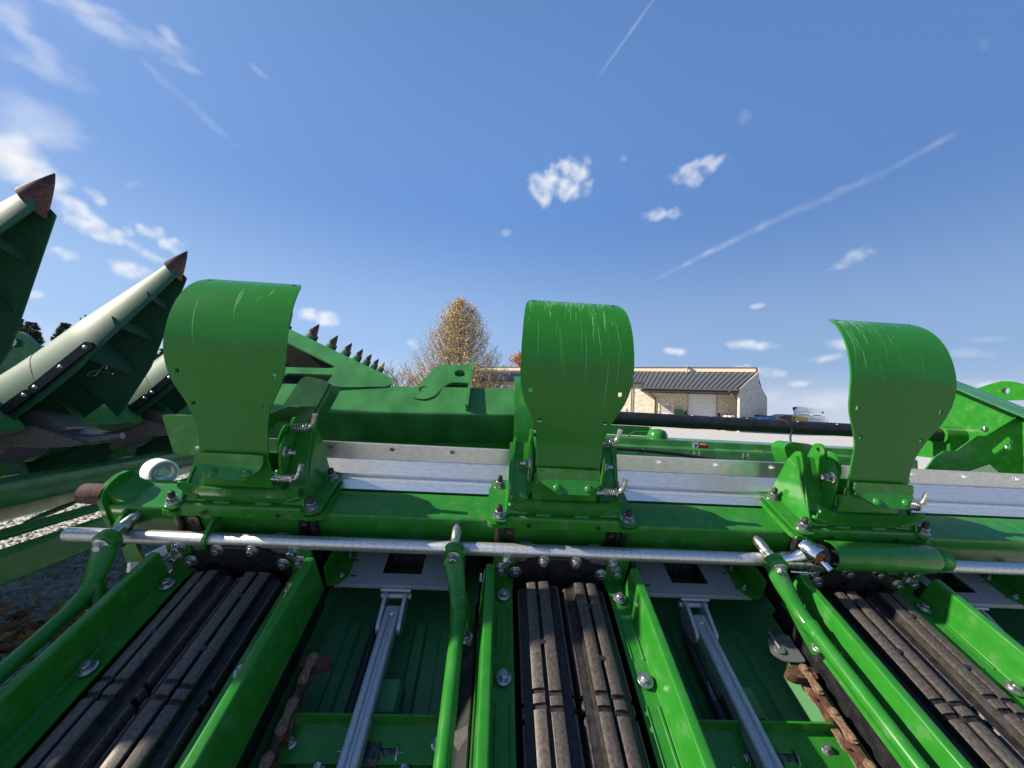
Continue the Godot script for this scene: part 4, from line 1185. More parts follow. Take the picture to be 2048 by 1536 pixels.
	b.box(Vector3(1.0545, -0.1345, -1.8975), Vector3(0.048, 0.026, 0.0006), 0.0, Transform3D(Basis(), Vector3(0, HC, 0)))
	part("danger_decal", b, mat(lin(0.35, 0.012, 0.012), 0.5), rb)
	b = MB.new()
	var dz := -1.8966
	b.prism(V2([1.004, -0.126, 1.008, -0.1245, 1.014, -0.136, 1.020, -0.134, 1.027, -0.127, 1.029, -0.130, 1.021, -0.139, 1.017, -0.146, 1.011, -0.146, 1.012, -0.138]), dz, dz + 0.0004, Transform3D(Basis(), Vector3(0, HC, 0)))
	part("pictogram", b, M.rubber, rb)
	var sf := SystemFont.new()
	sf.font_names = PackedStringArray(["Droid Sans"])
	sf.font_weight = 700
	for q in [["DANGER", 0.00055, 1.0545, -0.129, Color.WHITE], ["600", 0.0019, 1.335, -0.1565, lin(0.75, 0.62, 0.02)]]:
		var tm := TextMesh.new()
		tm.text = q[0]
		tm.font = sf
		tm.font_size = 16
		tm.pixel_size = q[1]
		tm.depth = 0.0005
		part("decal_lettering", tm, mat(q[4], 0.5), rb, Transform3D(Basis(), Vector3(q[2], HC + q[3], -1.8958)))
	for x in [0.72, 1.00, 1.245, 1.47, 1.69]:
		b = MB.new()
		for s in [-1.0, 1.0]:
			b.box(Vector3(x + s * 0.013, -0.176, -1.855), Vector3(0.008, 0.034, 0.008), 0.002, Transform3D(Basis(), Vector3(0, HC, 0)))
		b.box(Vector3(x, -0.176, -1.857), Vector3(0.022, 0.008, 0.006), 0.002, Transform3D(Basis(), Vector3(0, HC, 0)))
		part("hose_clip", b, M.zinc, rb)
	b = MB.new()
	b.tube(V3([0.3, HC - 0.162, -1.845, 0.7, HC - 0.168, -1.845, 0.9, HC - 0.178, -1.845, 1.2, HC - 0.21, -1.85]), 0.008, 8)
	part("hose", b, M.rubber, rb)
	# bent arm behind the right hood's bracket
	b = MB.new()
	b.prism(fillet(V2([0.945, -0.19, 0.905, -0.095, 0.900, -0.072, 0.925, -0.058, 0.985, -0.062, 1.06, -0.125, 1.06, -0.19]), 0.01, true, 3), -1.22, -1.16, Transform3D(Basis(), Vector3(0, HC, 0)))
	part("bent_arm", b, M.green, H)
	# right side of the opening: plate seen from inside, with top flange and inner bracket
	b = MB.new()
	b.prism(fillet(V2([-2.2, 0.46, -1.687, 0.195, -1.474, 0.078, -1.30, -0.02, -1.30, -0.30, -1.62, -0.185, -1.80, -0.135, -2.2, -0.13]), 0.02, true, 3), 2.15, 2.16, XFX)
	var rp := part("opening_side_plate", b, M.green, H)
	b = MB.new()
	b.prism(thick(V2([-2.2, 0.475, -1.687, 0.21, -1.474, 0.092, -1.30, -0.006]), 0.005), 2.085, 2.20, XFX)
	part("plate_flange", b, M.green_frame, rp)
	b = MB.new()
	b.lathe(V2([0.031, 2.05, 0.043, 2.05, 0.043, 2.15]), 26, pr)
	b.box(Vector3(2.10, -0.07, -1.70), Vector3(0.07, 0.11, 0.07), 0.004, Transform3D(Basis(), Vector3(0, HC, 0)))
	part("tube_boss", b, M.green, rp)
	b = MB.new()
	b.prism(fillet(V2([1.70, -0.20, 1.775, -0.106, 1.815, -0.080, 1.865, -0.078, 1.955, -0.012, 1.99, -0.012, 2.149, 0.085, 2.149, -0.16, 2.06, -0.18]), 0.006, true, 3), -1.486, -1.480, Transform3D(Basis(), Vector3(0, HC, 0)), [fillet(V2([2.012, -0.070, 2.085, -0.010, 2.105, -0.012, 2.105, -0.035, 2.030, -0.085]), 0.008, true, 3)])
	part("inner_bracket", b, M.green, rp)
	b = MB.new()
	b.prism(V2([1.90, -0.16, 2.0, -0.125, 2.05, -0.165, 1.95, -0.20]), -1.476, -1.4755, Transform3D(Basis(), Vector3(0, HC, 0)))
	part("pale_label", b, mat(lin(0.62, 0.62, 0.38), 0.6), rp)
	for q in [[2.146, 0.02, -1.60], [2.146, -0.09, -1.74], [2.075, -0.053, -1.474]]:
		var bt := Transform3D(Basis(Vector3.BACK, PI / 2).scaled(Vector3(1.3, 1.3, 1.3)), Vector3(q[0], q[1] + HC, q[2]))
		if q[2] > -1.5:
			bt.basis = Basis(Vector3.RIGHT, PI / 2).scaled(Vector3(1.2, 1.2, 1.2))
		part("bolt", HW.rivet, M.chrome, rp, bt)
	b = MB.new()
	b.prism(fillet(V2([-1.95, 0.16, -1.62, 0.16, -1.62, 0.21, -1.72, 0.26, -1.90, 0.20]), 0.04, true, 4), 2.42, 2.44, XFX, [circ(-1.72, 0.205, 0.015, 12)])
	part("drive_shield", b, M.green, H)
	# legs and lower frame that stand on the gravel
	for x in [-0.86, 0.12, 2.12, 2.6]:
		b = MB.new()
		b.box(Vector3(x, 0.42, -1.74), Vector3(0.09, 0.84, 0.09), 0.006)
		b.box(Vector3(x, 0.01, -1.74), Vector3(0.2, 0.02, 0.2), 0.003)
		part("stand_leg", b, M.green_frame, H)
	b = MB.new()
	b.box(Vector3(0.85, 0.83, -1.60), Vector3(3.5, 0.1, 0.1), 0.006)
	part("lower_beam", b, M.green_frame, H)

# ------------------------------------------------------------------ ground
func build_ground() -> void:
	var g := tri_mat(mat(Color.WHITE, 0.95), 0.55, noise_tex(0.035, lin(0.33, 0.315, 0.295), lin(0.66, 0.64, 0.61), 41, 6, 1024, 0.2, 0.8), bump_tex(0.06, 6.0, 42, 5, 1024), 1.0)
	var b := MB.new()
	var N := 40
	for i in N:
		for j in N:
			var x0 := -700.0 + 1400.0 * i / N
			var x1 := -700.0 + 1400.0 * (i + 1) / N
			var z0 := -1200.0 + 1400.0 * j / N
			var z1 := -1200.0 + 1400.0 * (j + 1) / N
			b.quad(Vector3(x0, 0, z0), Vector3(x1, 0, z0), Vector3(x1, 0, z1), Vector3(x0, 0, z1), Vector3.UP)
	struct(part("gravel_ground", b, g, self))
	# loose stones on the near gravel at the left
	var variants := []
	for v in 3:
		var st := MB.new()
		var pr := PackedVector2Array()
		for k in 6:
			var a := -PI / 2 + PI * k / 5.0
			pr.append(Vector2(max(0.0, cos(a)) * (1.0 + 0.15 * sin(k * 2.0 + v)), sin(a) * 0.62))
		st.lathe(pr, 7, Transform3D(Basis.from_euler(Vector3(0.3 * v, 0, 0.2)), Vector3.ZERO), 80.0)
		variants.append(st.mesh())
	for v in 3:
		var mm := MultiMesh.new()
		mm.transform_format = MultiMesh.TRANSFORM_3D
		mm.use_colors = true
		mm.mesh = variants[v]
		mm.instance_count = 15000
		for i in mm.instance_count:
			var z := -1.2 - 6.5 * pow(rng.randf(), 1.3)
			var x := rng.randf_range(-7.5, -0.6) if i % 5 > 0 else rng.randf_range(-3.6, -0.7)
			var s := rng.randf_range(0.004, 0.014)
			if rng.randf() < 0.06:
				s *= 1.5
			var bs := Basis.from_euler(Vector3(rng.randf_range(-0.5, 0.5), rng.randf() * TAU, rng.randf_range(-0.5, 0.5))).scaled(Vector3(s * rng.randf_range(0.8, 1.5), s, s * rng.randf_range(0.8, 1.2)))
			mm.set_instance_transform(i, Transform3D(bs, Vector3(x, s * 0.25, z)))
			var q := rng.randf_range(0.17, 0.42)
			mm.set_instance_color(i, Color(q, q * rng.randf_range(0.93, 0.99), q * rng.randf_range(0.84, 0.96)))
		var mi := MultiMeshInstance3D.new()
		mi.multimesh = mm
		var sm := mat(Color.WHITE, 0.9)
		sm.vertex_color_use_as_albedo = true
		mi.material_override = sm
		mi.name = numbered("gravel_stones", self)
		mi.set_meta("kind", "stuff")
		mi.set_meta("label", "loose grey gravel stones on the yard beside the left header")
		mi.set_meta("category", "gravel")
		mi.set_meta("group", "loose gravel stones by the left header")
		add_child(mi, true)
	# fallen oak leaves
	var cols := [lin(0.26, 0.10, 0.03), lin(0.42, 0.22, 0.04), lin(0.15, 0.055, 0.025)]
	for v in 3:
		var lf := MB.new()
		var n := 36
		for i in n:
			var c := Vector3(-2.35 + rng.randfn(0, 0.22), 0.02 + rng.randf() * 0.02, -2.35 + rng.randfn(0, 0.3))
			if i % 4 == 0:
				c = Vector3(rng.randf_range(-4.5, -1.5), 0.02, rng.randf_range(-4.0, -1.6))
			var e := Basis.from_euler(Vector3(rng.randf_range(-0.5, 0.5), rng.randf() * TAU, rng.randf_range(-0.5, 0.5))).scaled(Vector3.ONE * rng.randf_range(0.03, 0.06))
			var rim := []
			for k in 12:
				var a := TAU * k / 12.0
				var r := (1.0 if k % 2 == 0 else 0.62)
				rim.append(c + e * Vector3(cos(a) * 1.3 * r, 0.35 * absf(sin(a)) * r, sin(a) * 0.75 * r))
			for k in 12:
				lf.flat(c, rim[k], rim[(k + 1) % 12], Vector3.UP)
		var m := mat(cols[v], 0.8)
		var o := part("fallen_leaves", lf, m, self)
		o.set_meta("kind", "stuff")
		o.set_meta("label", ["brown", "yellow", "dark russet"][v] + " fallen oak leaves scattered on the shaded gravel")
		o.set_meta("category", "leaves")
	# mown verge far behind the trees
	b = MB.new()
	b.quad(Vector3(-600, 0.02, -75), Vector3(16, 0.02, -75), Vector3(120, 0.02, -700), Vector3(-600, 0.02, -700), Vector3.UP)
	var grass := part("grass_verge", b, tri_mat(mat(Color.WHITE, 0.95), 0.3, noise_tex(0.03, lin(0.05, 0.075, 0.02), lin(0.12, 0.14, 0.05), 44, 5)), self)
	struct(grass)

# ------------------------------------------------------------------ warehouse
func build_warehouse() -> void:
	var U := Vector3(0.887, 0, 0.4617)
	var Nn := Vector3(-0.4617, 0, 0.887)
	var W := thing("warehouse", "long cream warehouse with dark ribbed metal roof and white roller door", "building", Vector3(26.025, 0, -47.084))
	W.transform = Transform3D(Basis(U.normalized(), Vector3.UP, Nn.normalized()), Vector3(26.025, 0, -47.084))
	var stucco := tri_mat(mat(lin(0.66, 0.59, 0.47), 0.9), 0.5, noise_tex(0.008, Color(0.88, 0.86, 0.83), Color(1, 1, 1), 51, 4), bump_tex(0.02, 2.0, 52, 4), 0.25)
	var panel := tri_mat(mat(lin(0.50, 0.47, 0.40), 0.6), 0.2, noise_tex(0.01, Color(0.9, 0.9, 0.9), Color(1, 1, 1), 53, 4))
	var roofm := mat(lin(0.10, 0.10, 0.10), 0.6, 0.1)
	var seam := mat(lin(0.07, 0.07, 0.07), 0.6, 0.1)
	var dark := mat(lin(0.035, 0.028, 0.024), 0.7)
	var trim := mat(lin(0.08, 0.062, 0.05), 0.6)
	var sheet := mat(lin(0.66, 0.66, 0.63), 0.5)
	var b := MB.new()
	# front wall: stucco with openings
	b.prism(V2([-40, 0, 3.9, 0, 3.9, 4.9, -7.2, 4.9, -7.2, 4.95, -40, 4.95]), -0.3, 0.0, Transform3D(), [rect(-1.62, 0.02, 1.45, 4.5), rect(-5.05, 0.02, -3.55, 2.9)])
	var wall := part("wall", b, stucco, W)
	b = MB.new()
	b.prism(V2([-40, 4.952, -7.2, 4.952, -7.2, 5.7, -40, 5.7]), -0.3, 0.02, Transform3D())
	part("wall_band", b, panel, W)
	# gable wall, turned a little outwards
	b = MB.new()
	var gx := Vector3(4.7, 0, -14).normalized()
	var GX := basis_cols(gx, Vector3.UP, Vector3(gx.z, 0, -gx.x) * -1.0, Vector3(3.42, 0, 3.0))
	b.prism(V2([0, 0, 0, 4.95, 9.5, 7.80, 9.5, 8.40, 9.62, 8.40, 9.62, 6.4, 15.0, 4.75, 15.0, 0]), 0.0, 0.25, GX)
	var gable := part("gable_wall", b, panel, W)
	b = MB.new()
	for k in 30:
		var x := 0.3 + k * 0.48
		b.box(Vector3(x, 2.4, -0.03), Vector3(0.06, 4.7, 0.04), 0.0, GX)
	part("wall_ribs", b, panel, gable)
	for q in [[4.0, 5.0], [8.6, 5.3], [10.6, 4.2], [11.2, 3.2], [12.8, 3.6]]:
		b = MB.new()
		b.box(Vector3(q[0], q[1], -0.08), Vector3(0.3, 0.22, 0.25), 0.02, GX)
		part("wall_fitting", b, dark, gable)
	for q in [[9.7, 6.2], [13.0, 5.0]]:
		b = MB.new()
		b.tube(PackedVector3Array([GX * Vector3(q[0], 0.1, -0.1), GX * Vector3(q[0], q[1], -0.1)]), 0.06, 8)
		part("conduit", b, trim, gable)
	# roof
	var ev := Vector3(0, 4.86, 3.6)
	var rg := Vector3(0, 7.80, -6.0)
	var rt := (rg - ev)
	b = MB.new()
	var nrm := Vector3(0, 9.6, 2.94).normalized()
	for q in [[-7.0, 3.35, 0.0, 1.0, 6.5], [-40.0, -7.0, 0.30, 1.0, -7.0]]:
		var a: Vector3 = ev + rt * q[2] + Vector3(q[0], 0, 0)
		var c: Vector3 = ev + rt * q[2] + Vector3(q[1], 0, 0)
		var d: Vector3 = rg + Vector3(q[4], 0, 0)
		var e: Vector3 = rg + Vector3(q[0], 0, 0)
		b.quad(a, c, d, e, nrm)
		b.quad(a - nrm * 0.12, c - nrm * 0.12, d - nrm * 0.12, e - nrm * 0.12, -nrm)
		b.quad(a, c, c - nrm * 0.12, a - nrm * 0.12, Vector3.BACK)
		b.quad(c, d, d - nrm * 0.12, c - nrm * 0.12, Vector3.RIGHT)
		b.quad(a, e, e - nrm * 0.12, a - nrm * 0.12, Vector3.LEFT)
	b.quad(rg + Vector3(-40, -0.05, -0.1), rg + Vector3(6.5, -0.05, -0.1), Vector3(8.2, 4.8, -11.4), Vector3(-40, 4.8, -11.4), Vector3(0, 1, -1))
	var roof := part("roof", b, roofm, W)
	var sm := MB.new()
	sm.box(Vector3.ZERO, Vector3(0.06, 0.06, 1.0), 0.0)
	var sme := sm.mesh()
	for k in 44:
		var x0 := 3.25 - k * 0.51
		if x0 < -19.0:
			break
		var lowv := 0.0 if x0 > -7.0 else 0.30
		var p0: Vector3 = ev + rt * lowv + Vector3(x0, 0, 0)
		var p1: Vector3 = rg + Vector3(x0 + (3.1 * (x0 + 7.0) / 10.3 if x0 > -7.0 else 0.0), 0, 0)
		var dz := (p1 - p0)
		var f := Basis(dz.normalized().cross(nrm).normalized(), nrm, dz)
		part("roof_seam", sme, seam, roof, Transform3D(f, (p0 + p1) * 0.5 + nrm * 0.05))
	# clerestory wall above the ridge with its cap and posts
	b = MB.new()
	b.box(Vector3(-16.8, 8.08, -6.05), Vector3(46.4, 0.62, 0.12), 0.0)
	var par := part("clerestory", b, tri_mat(mat(lin(0.66, 0.55, 0.40), 0.8), 0.5, null), W)
	b = MB.new()
	b.box(Vector3(-16.8, 8.42, -6.05), Vector3(46.6, 0.08, 0.3), 0.0)
	b.box(Vector3(-16.8, 7.79, -5.97), Vector3(46.4, 0.08, 0.1), 0.0)
	b.box(Vector3(6.42, 8.1, -5.97), Vector3(0.14, 0.7, 0.16), 0.0)
	part("cap_trim", b, trim, par)
	for x in [-2.0, -12.5, 5.1]:
		b = MB.new()
		b.tube(V3([x, 7.5, -5.6, x, 8.5, -5.6]), 0.10, 10)
		b.box(Vector3(x, 8.56, -5.6), Vector3(0.5, 0.2, 0.4), 0.04)
		if x < 5.0:
			part("vent_pipe", b, mat(lin(0.4, 0.38, 0.35), 0.6), roof)
	# canopy: soffit, fascia, gutter, posts
	b = MB.new()
	b.box(Vector3(-1.8, 4.70, 3.58), Vector3(10.4, 0.14, 0.14), 0.02)
	part("gutter", b, trim, roof)
	b = MB.new()
	b.box(Vector3(-1.8, 4.46, 1.75), Vector3(10.6, 0.22, 3.4), 0.0)
	b.box(Vector3(-1.8, 4.62, 3.3), Vector3(10.4, 0.5, 0.1), 0.0)
	part("soffit", b, dark, W)
	for q in [[2.55, 3.45, 0.1], [-6.6, 3.45, 0.1]]:
		b = MB.new()
		b.tube(PackedVector3Array([Vector3(q[0], 4.62, 3.5), Vector3(q[0] + 0.35, 4.3, 2.6), Vector3(q[0] + 1.0, 3.7, 0.35), Vector3(q[0] + 1.0, 3.5, 0.12), Vector3(q[0] + 1.0, 0.1, 0.12)]), 0.085, 10)
		part("downspout", b, mat(lin(0.55, 0.52, 0.45), 0.6) if q[0] > 0 else trim, W)
	b = MB.new()
	b.tube(V3([-8.6, 5.6, 0.15, -8.6, 0.1, 0.15]), 0.07, 8)
	part("downspout", b, trim, W)
	b = MB.new()
	b.box(Vector3(-24, 5.6, 0.35), Vector3(33, 0.16, 0.2), 0.02)
	part("gutter", b, trim, W)
	# roller door from its slats
	b = MB.new()
	b.box(Vector3(-0.085, 0.25, -0.10), Vector3(3.04, 0.485, 0.05), 0.02)
	var slat := b.mesh()
	b = MB.new()
	for q in [[-1.69, 2.25, 0.13, 4.6], [1.52, 2.25, 0.13, 4.6]]:
		b.box(Vector3(q[0], q[1], -0.02), Vector3(q[2], q[3], 0.14), 0.01)
	b.box(Vector3(-0.085, 4.57, -0.02), Vector3(3.36, 0.13, 0.14), 0.01)
	var door := part("roller_door", b, mat(lin(0.42, 0.33, 0.24), 0.7), W)
	for k in 9:
		part("door_panel", slat, sheet, door, Transform3D(Basis(), Vector3(0, k * 0.497, 0)))
	b = MB.new()
	b.box(Vector3(-4.3, 1.44, -0.12), Vector3(1.44, 2.86, 0.06), 0.01)
	var ed := part("entry_door", b, mat(lin(0.40, 0.37, 0.32), 0.6), W)
	b = MB.new()
	b.box(Vector3(-4.3, 1.75, -0.085), Vector3(0.85, 0.16, 0.02), 0.0)
	part("door_plate", b, sheet, ed)
	b = MB.new()
	b.box(Vector3(-10.0, 1.55, 0.06), Vector3(1.6, 1.3, 0.1), 0.02)
	part("wall_cabinet", b, mat(lin(0.5, 0.47, 0.41), 0.6), W)
	b = MB.new()
	b.box(Vector3(-13, 1.35, 0.12), Vector3(8.5, 0.12, 0.08), 0.0)
	b.box(Vector3(-3.2, 1.25, 0.2), Vector3(3.0, 0.12, 0.08), 0.0)
	part("wall_rail", b, dark, W)
	for x in [-30.0, -27.4, -24.9, -22.3, -19.5]:
		b = MB.new()
		b.box(Vector3(x, 3.9, 0.01), Vector3(1.3, 1.0, 0.05), 0.01)
		var wf := part("window", b, trim, W)
		b = MB.new()
		b.box(Vector3(x, 3.9, 0.035), Vector3(1.12, 0.84, 0.02), 0.0)
		part("pane", b, mat(lin(0.02, 0.025, 0.03), 0.1), wf)

# ------------------------------------------------------------------ trees
func limb(b: MB, leaf_pts: Array, p: Vector3, d: Vector3, len: float, r: float, depth: int, up: float, droop: float) -> void:
	var n := 4
	var path := PackedVector3Array([p])
	var rad := [r]
	var q := p
	var dd := d
	for i in n:
		dd = (dd + Vector3(rng.randf_range(-0.16, 0.16), up * 0.2 - droop * 0.1, rng.randf_range(-0.16, 0.16))).normalized()
		q += dd * len / n
		path.append(q)
		rad.append(r * (1.0 - 0.75 * (i + 1.0) / n))
	b.tube(path, rad, 5 if depth > 1 else 3, false)
	if depth <= 1:
		for i in range(1, n + 1):
			leaf_pts.append(path[i])
	if depth > 0:
		var kids := 5 if depth > 1 else 4
		for k in kids:
			var t: float = lerp(0.25, 0.98, (k + rng.randf()) / kids)
			var ix := int(t * n)
			var base := path[ix].lerp(path[min(ix + 1, n)], t * n - ix)
			var side := Vector3(rng.randf_range(-1, 1), rng.randf_range(-0.15, 0.5), rng.randf_range(-1, 1)).normalized()
			limb(b, leaf_pts, base, (d * 0.7 + side * 0.85).normalized(), len * rng.randf_range(0.38, 0.58), r * 0.5, depth - 1, up, droop)
func leaves(pts: Array, per: int, spread: float, size: float) -> MB:
	var b := MB.new()
	for p in pts:
		for k in per:
			var c: Vector3 = p + Vector3(rng.randfn(0, spread), rng.randfn(0, spread), rng.randfn(0, spread))
			var e := Basis.from_euler(Vector3(rng.randf() * TAU, rng.randf() * TAU, rng.randf() * TAU)).scaled(Vector3.ONE * size * rng.randf_range(0.6, 1.3))
			var nn := e.y.normalized()
			b.tri(c + e * Vector3(-0.5, 0, 0), c + e * Vector3(0, 0, 0.35), c + e * Vector3(0.5, 0, 0), nn, nn, nn)
			b.tri(c + e * Vector3(-0.5, 0, 0), c + e * Vector3(0.5, 0, 0), c + e * Vector3(0, 0, -0.35), nn, nn, nn)
	return b
func leaf_mat(c: Color) -> StandardMaterial3D:
	var m := mat(c, 0.7)
	m.backlight_enabled = true
	m.backlight = Color(c.r * 0.6, c.g * 0.6, c.b * 0.5)
	m.cull_mode = BaseMaterial3D.CULL_DISABLED
	return m
func build_trees() -> void:
	var bark := mat(lin(0.085, 0.07, 0.058), 0.9)
	# the golden upright tree
	var T := thing("golden_tree", "broad egg-shaped tree with thin golden leaves and many upright stems, behind the lift bracket", "tree", Vector3(-5.9, 0, -60.2))
	var b := MB.new()
	var pts := []
	b.tube(V3([0, 0, 0, 0.02, 1.5, 0, 0.0, 3.2, 0.05]), [0.38, 0.30, 0.30], 10)
	for k in 11:
		var a := TAU * k / 11.0 + rng.randf_range(-0.2, 0.2)
		var lean := rng.randf_range(0.04, 0.36)
		var top := 18.2 - 9.0 * lean + rng.randf_range(-1.4, 0.3)
		var n := 9
		var path := PackedVector3Array()
		var rad := []
		for i in n + 1:
			var f := float(i) / n
			path.append(Vector3(cos(a) * lean * 9.0 * sqrt(f) + rng.randf_range(-0.07, 0.07), 2.4 + (top - 2.4) * f, sin(a) * lean * 9.0 * sqrt(f) + rng.randf_range(-0.07, 0.07)))
			rad.append(0.17 * (1.0 - f) + 0.015)
		b.tube(path, rad, 6, false)
	var env := func(y: float) -> float: return min(9.2, 9.2 * pow(max(0.0, (17.9 - y) / 11.5), 0.62))
	for i in 1400:
		var y := 2.3 + 15.4 * pow(rng.randf(), 1.15)
		var a := rng.randf() * TAU
		var rr: float = env.call(y) * sqrt(rng.randf_range(0.04, 1.0)) * rng.randf_range(0.85, 1.05)
		var end := Vector3(cos(a) * rr, y, sin(a) * rr)
		var st := Vector3(cos(a) * rr * 0.3, max(1.9, y - 0.5 - rr * 0.62), sin(a) * rr * 0.3)
		var md := st.lerp(end, 0.55) + Vector3(cos(a), -0.9, sin(a)) * 0.09 * rr + Vector3(rng.randf_range(-0.2, 0.2), 0, rng.randf_range(-0.2, 0.2))
		b.tube(PackedVector3Array([st, st.lerp(md, 0.5) + Vector3(0, -0.04 * rr, 0), md, md.lerp(end, 0.5), end]), [0.036, 0.029, 0.022, 0.015, 0.007], 4, false)
		pts.append(end); pts.append(md)
		for k in 6:
			var p0 := md.lerp(end, rng.randf())
			var tw := (Vector3(cos(a) * 0.6, 0.9, sin(a) * 0.6) + Vector3(rng.randf_range(-0.8, 0.8), rng.randf_range(-0.4, 0.3), rng.randf_range(-0.8, 0.8))).normalized() * rng.randf_range(0.5, 1.1)
			b.tube(PackedVector3Array([p0, p0 + tw * 0.5 + Vector3(0, -0.03, 0), p0 + tw]), [0.016, 0.012, 0.006], 3, false)
			pts.append(p0 + tw * rng.randf_range(0.4, 1.0))
	part("trunk", b, mat(lin(0.24, 0.185, 0.13), 0.9), T)
	part("crown", leaves(pts.filter(func(_p): return rng.randf() < 0.85), 1, 0.17, 0.21), leaf_mat(lin(0.68, 0.50, 0.16)), T)
	var some := []
	for i in pts.size():
		if i % 3 == 0:
			some.append(pts[i])
	part("crown", leaves(some, 1, 0.2, 0.18), leaf_mat(lin(0.42, 0.30, 0.09)), T)
	# rust-red tree half behind the middle hood
	T = thing("russet_tree", "rust-red oak half hidden behind the left side of the middle hood", "tree", Vector3(6.2, 0, -70))
	b = MB.new(); pts = []
	b.tube(V3([0, 0, 0, 0, 4, 0, 0.1, 13.6, 0]), [0.35, 0.28, 0.04], 8)
	for i in 46:
		var y := 1.8 + 12.3 * i / 46.0
		var a := rng.randf() * TAU
		limb(b, pts, Vector3(0, y, 0), Vector3(cos(a), 0.35, sin(a)).normalized(), 5.2 * pow(clamp((15.2 - y) / 13.0, 0.05, 1.0), 0.7) * rng.randf_range(0.7, 1.05), 0.08, 2, 0.15, 0.0)
	part("trunk", b, bark, T)
	part("crown", leaves(pts, 3, 0.25, 0.27), leaf_mat(lin(0.44, 0.18, 0.06)), T)
	# bare tree far left of the golden one, and a small reddish one at its foot
	T = thing("bare_tree", "leafless grey tree far off, left of the golden tree", "tree", Vector3(-22.6, 0, -91))
	b = MB.new(); pts = []
	b.tube(V3([0, 0, 0, 0.1, 3, 0]), [0.32, 0.24], 8)
	for i in 12:
		var a := TAU * i / 12.0
		limb(b, pts, Vector3(0.1, 2.0 + 0.1 * i, 0), Vector3(cos(a) * 0.75, 0.9, sin(a) * 0.75).normalized(), rng.randf_range(5.5, 7.6), 0.12, 3, 0.1, 0.0)
	part("trunk", b, mat(lin(0.16, 0.125, 0.11), 0.9), T)
	T = thing("reddish_bush", "small dull-red bush at the foot of the bare tree", "bush", Vector3(-18.6, 0, -88))
	b = MB.new(); pts = []
	for i in 14:
		var a := TAU * i / 14.0
		limb(b, pts, Vector3(0, 0.2, 0), Vector3(cos(a), 1.0, sin(a)).normalized(), rng.randf_range(2.6, 4.2), 0.06, 2, 0.1, 0.0)
	part("stem", b, bark, T)
	part("foliage", leaves(pts, 2, 0.25, 0.22), leaf_mat(lin(0.25, 0.11, 0.08)), T)
	# conifers behind the parked header
	var spots := [[-82, 9.3, -66], [-75.5, 12.8, -63], [-71.5, 10.9, -62], [-67.5, 11.2, -63], [-63.0, 9.0, -64], [-58.5, 8.4, -63], [-54.0, 8.9, -62], [-51.5, 7.9, -62], [-48.0, 7.2, -63]]
	var names := ["tallest dark conifer at the far left edge of the row", "dark conifer just right of the upper left snout", "slim dark conifer second from the left snout", "dark conifer with an open top above the second snout", "low dark conifer mostly behind the second snout's back", "dark conifer hidden behind the second snout", "dark conifer seen between second and third snouts", "low conifer just left of the left hood", "last low conifer of the row by the left hood"]
	for i in spots.size():
		conifer(Vector3(spots[i][0], 0, spots[i][2]), spots[i][1], names[i])
func conifer(at: Vector3, h: float, label: String) -> void:
	var T := thing("conifer", label, "tree", at, "conifers behind the parked header")
	var b := MB.new()
	b.tube(V3([0, 0, 0, 0, h * 0.98, 0]), [0.22, 0.03], 7)
	part("trunk", b, mat(lin(0.05, 0.04, 0.033), 0.9), T)
	b = MB.new()
	var layers := int(h * 2.6)
	for i in layers:
		var f := float(i) / layers
		var y := 0.6 + (h - 0.6) * f
		var R := (h * 0.27) * pow(1.0 - f, 0.8) + 0.16
		for k in int(9 + 5 * (1.0 - f)):
			var a := rng.randf() * TAU
			var rr := R * rng.randf_range(0.65, 1.15)
			var tip := Vector3(cos(a) * rr, y + rr * rng.randf_range(-0.15, 0.3), sin(a) * rr)
			var root := Vector3(0, y + 0.1, 0)
			var side := Vector3(-sin(a), 0, cos(a))
			for s in 7:
				var t := 0.2 + 0.8 * s / 6.0
				var c := root.lerp(tip, t) + Vector3(0, -0.25 * sin(t * PI) * rr * 0.3, 0)
				var w := 0.14 + 0.28 * (1.0 - t) * rr * 0.5
				for e in [-1.0, 1.0]:
					var o: Vector3 = c + side * e * w + Vector3(cos(a), rng.randf_range(-0.2, 0.5), sin(a)) * 0.34
					b.flat(c + Vector3(0, 0.06, 0), c - Vector3(0, 0.09, 0), o, Vector3(cos(a), 1, sin(a)))
					b.flat(c + side * e * 0.1, c + Vector3(0, -0.2, 0), o + Vector3(0, -0.25, 0), Vector3(cos(a), 1, sin(a)))
	var m := leaf_mat(lin(0.030, 0.040, 0.022))
	part("crown", b, m, T)

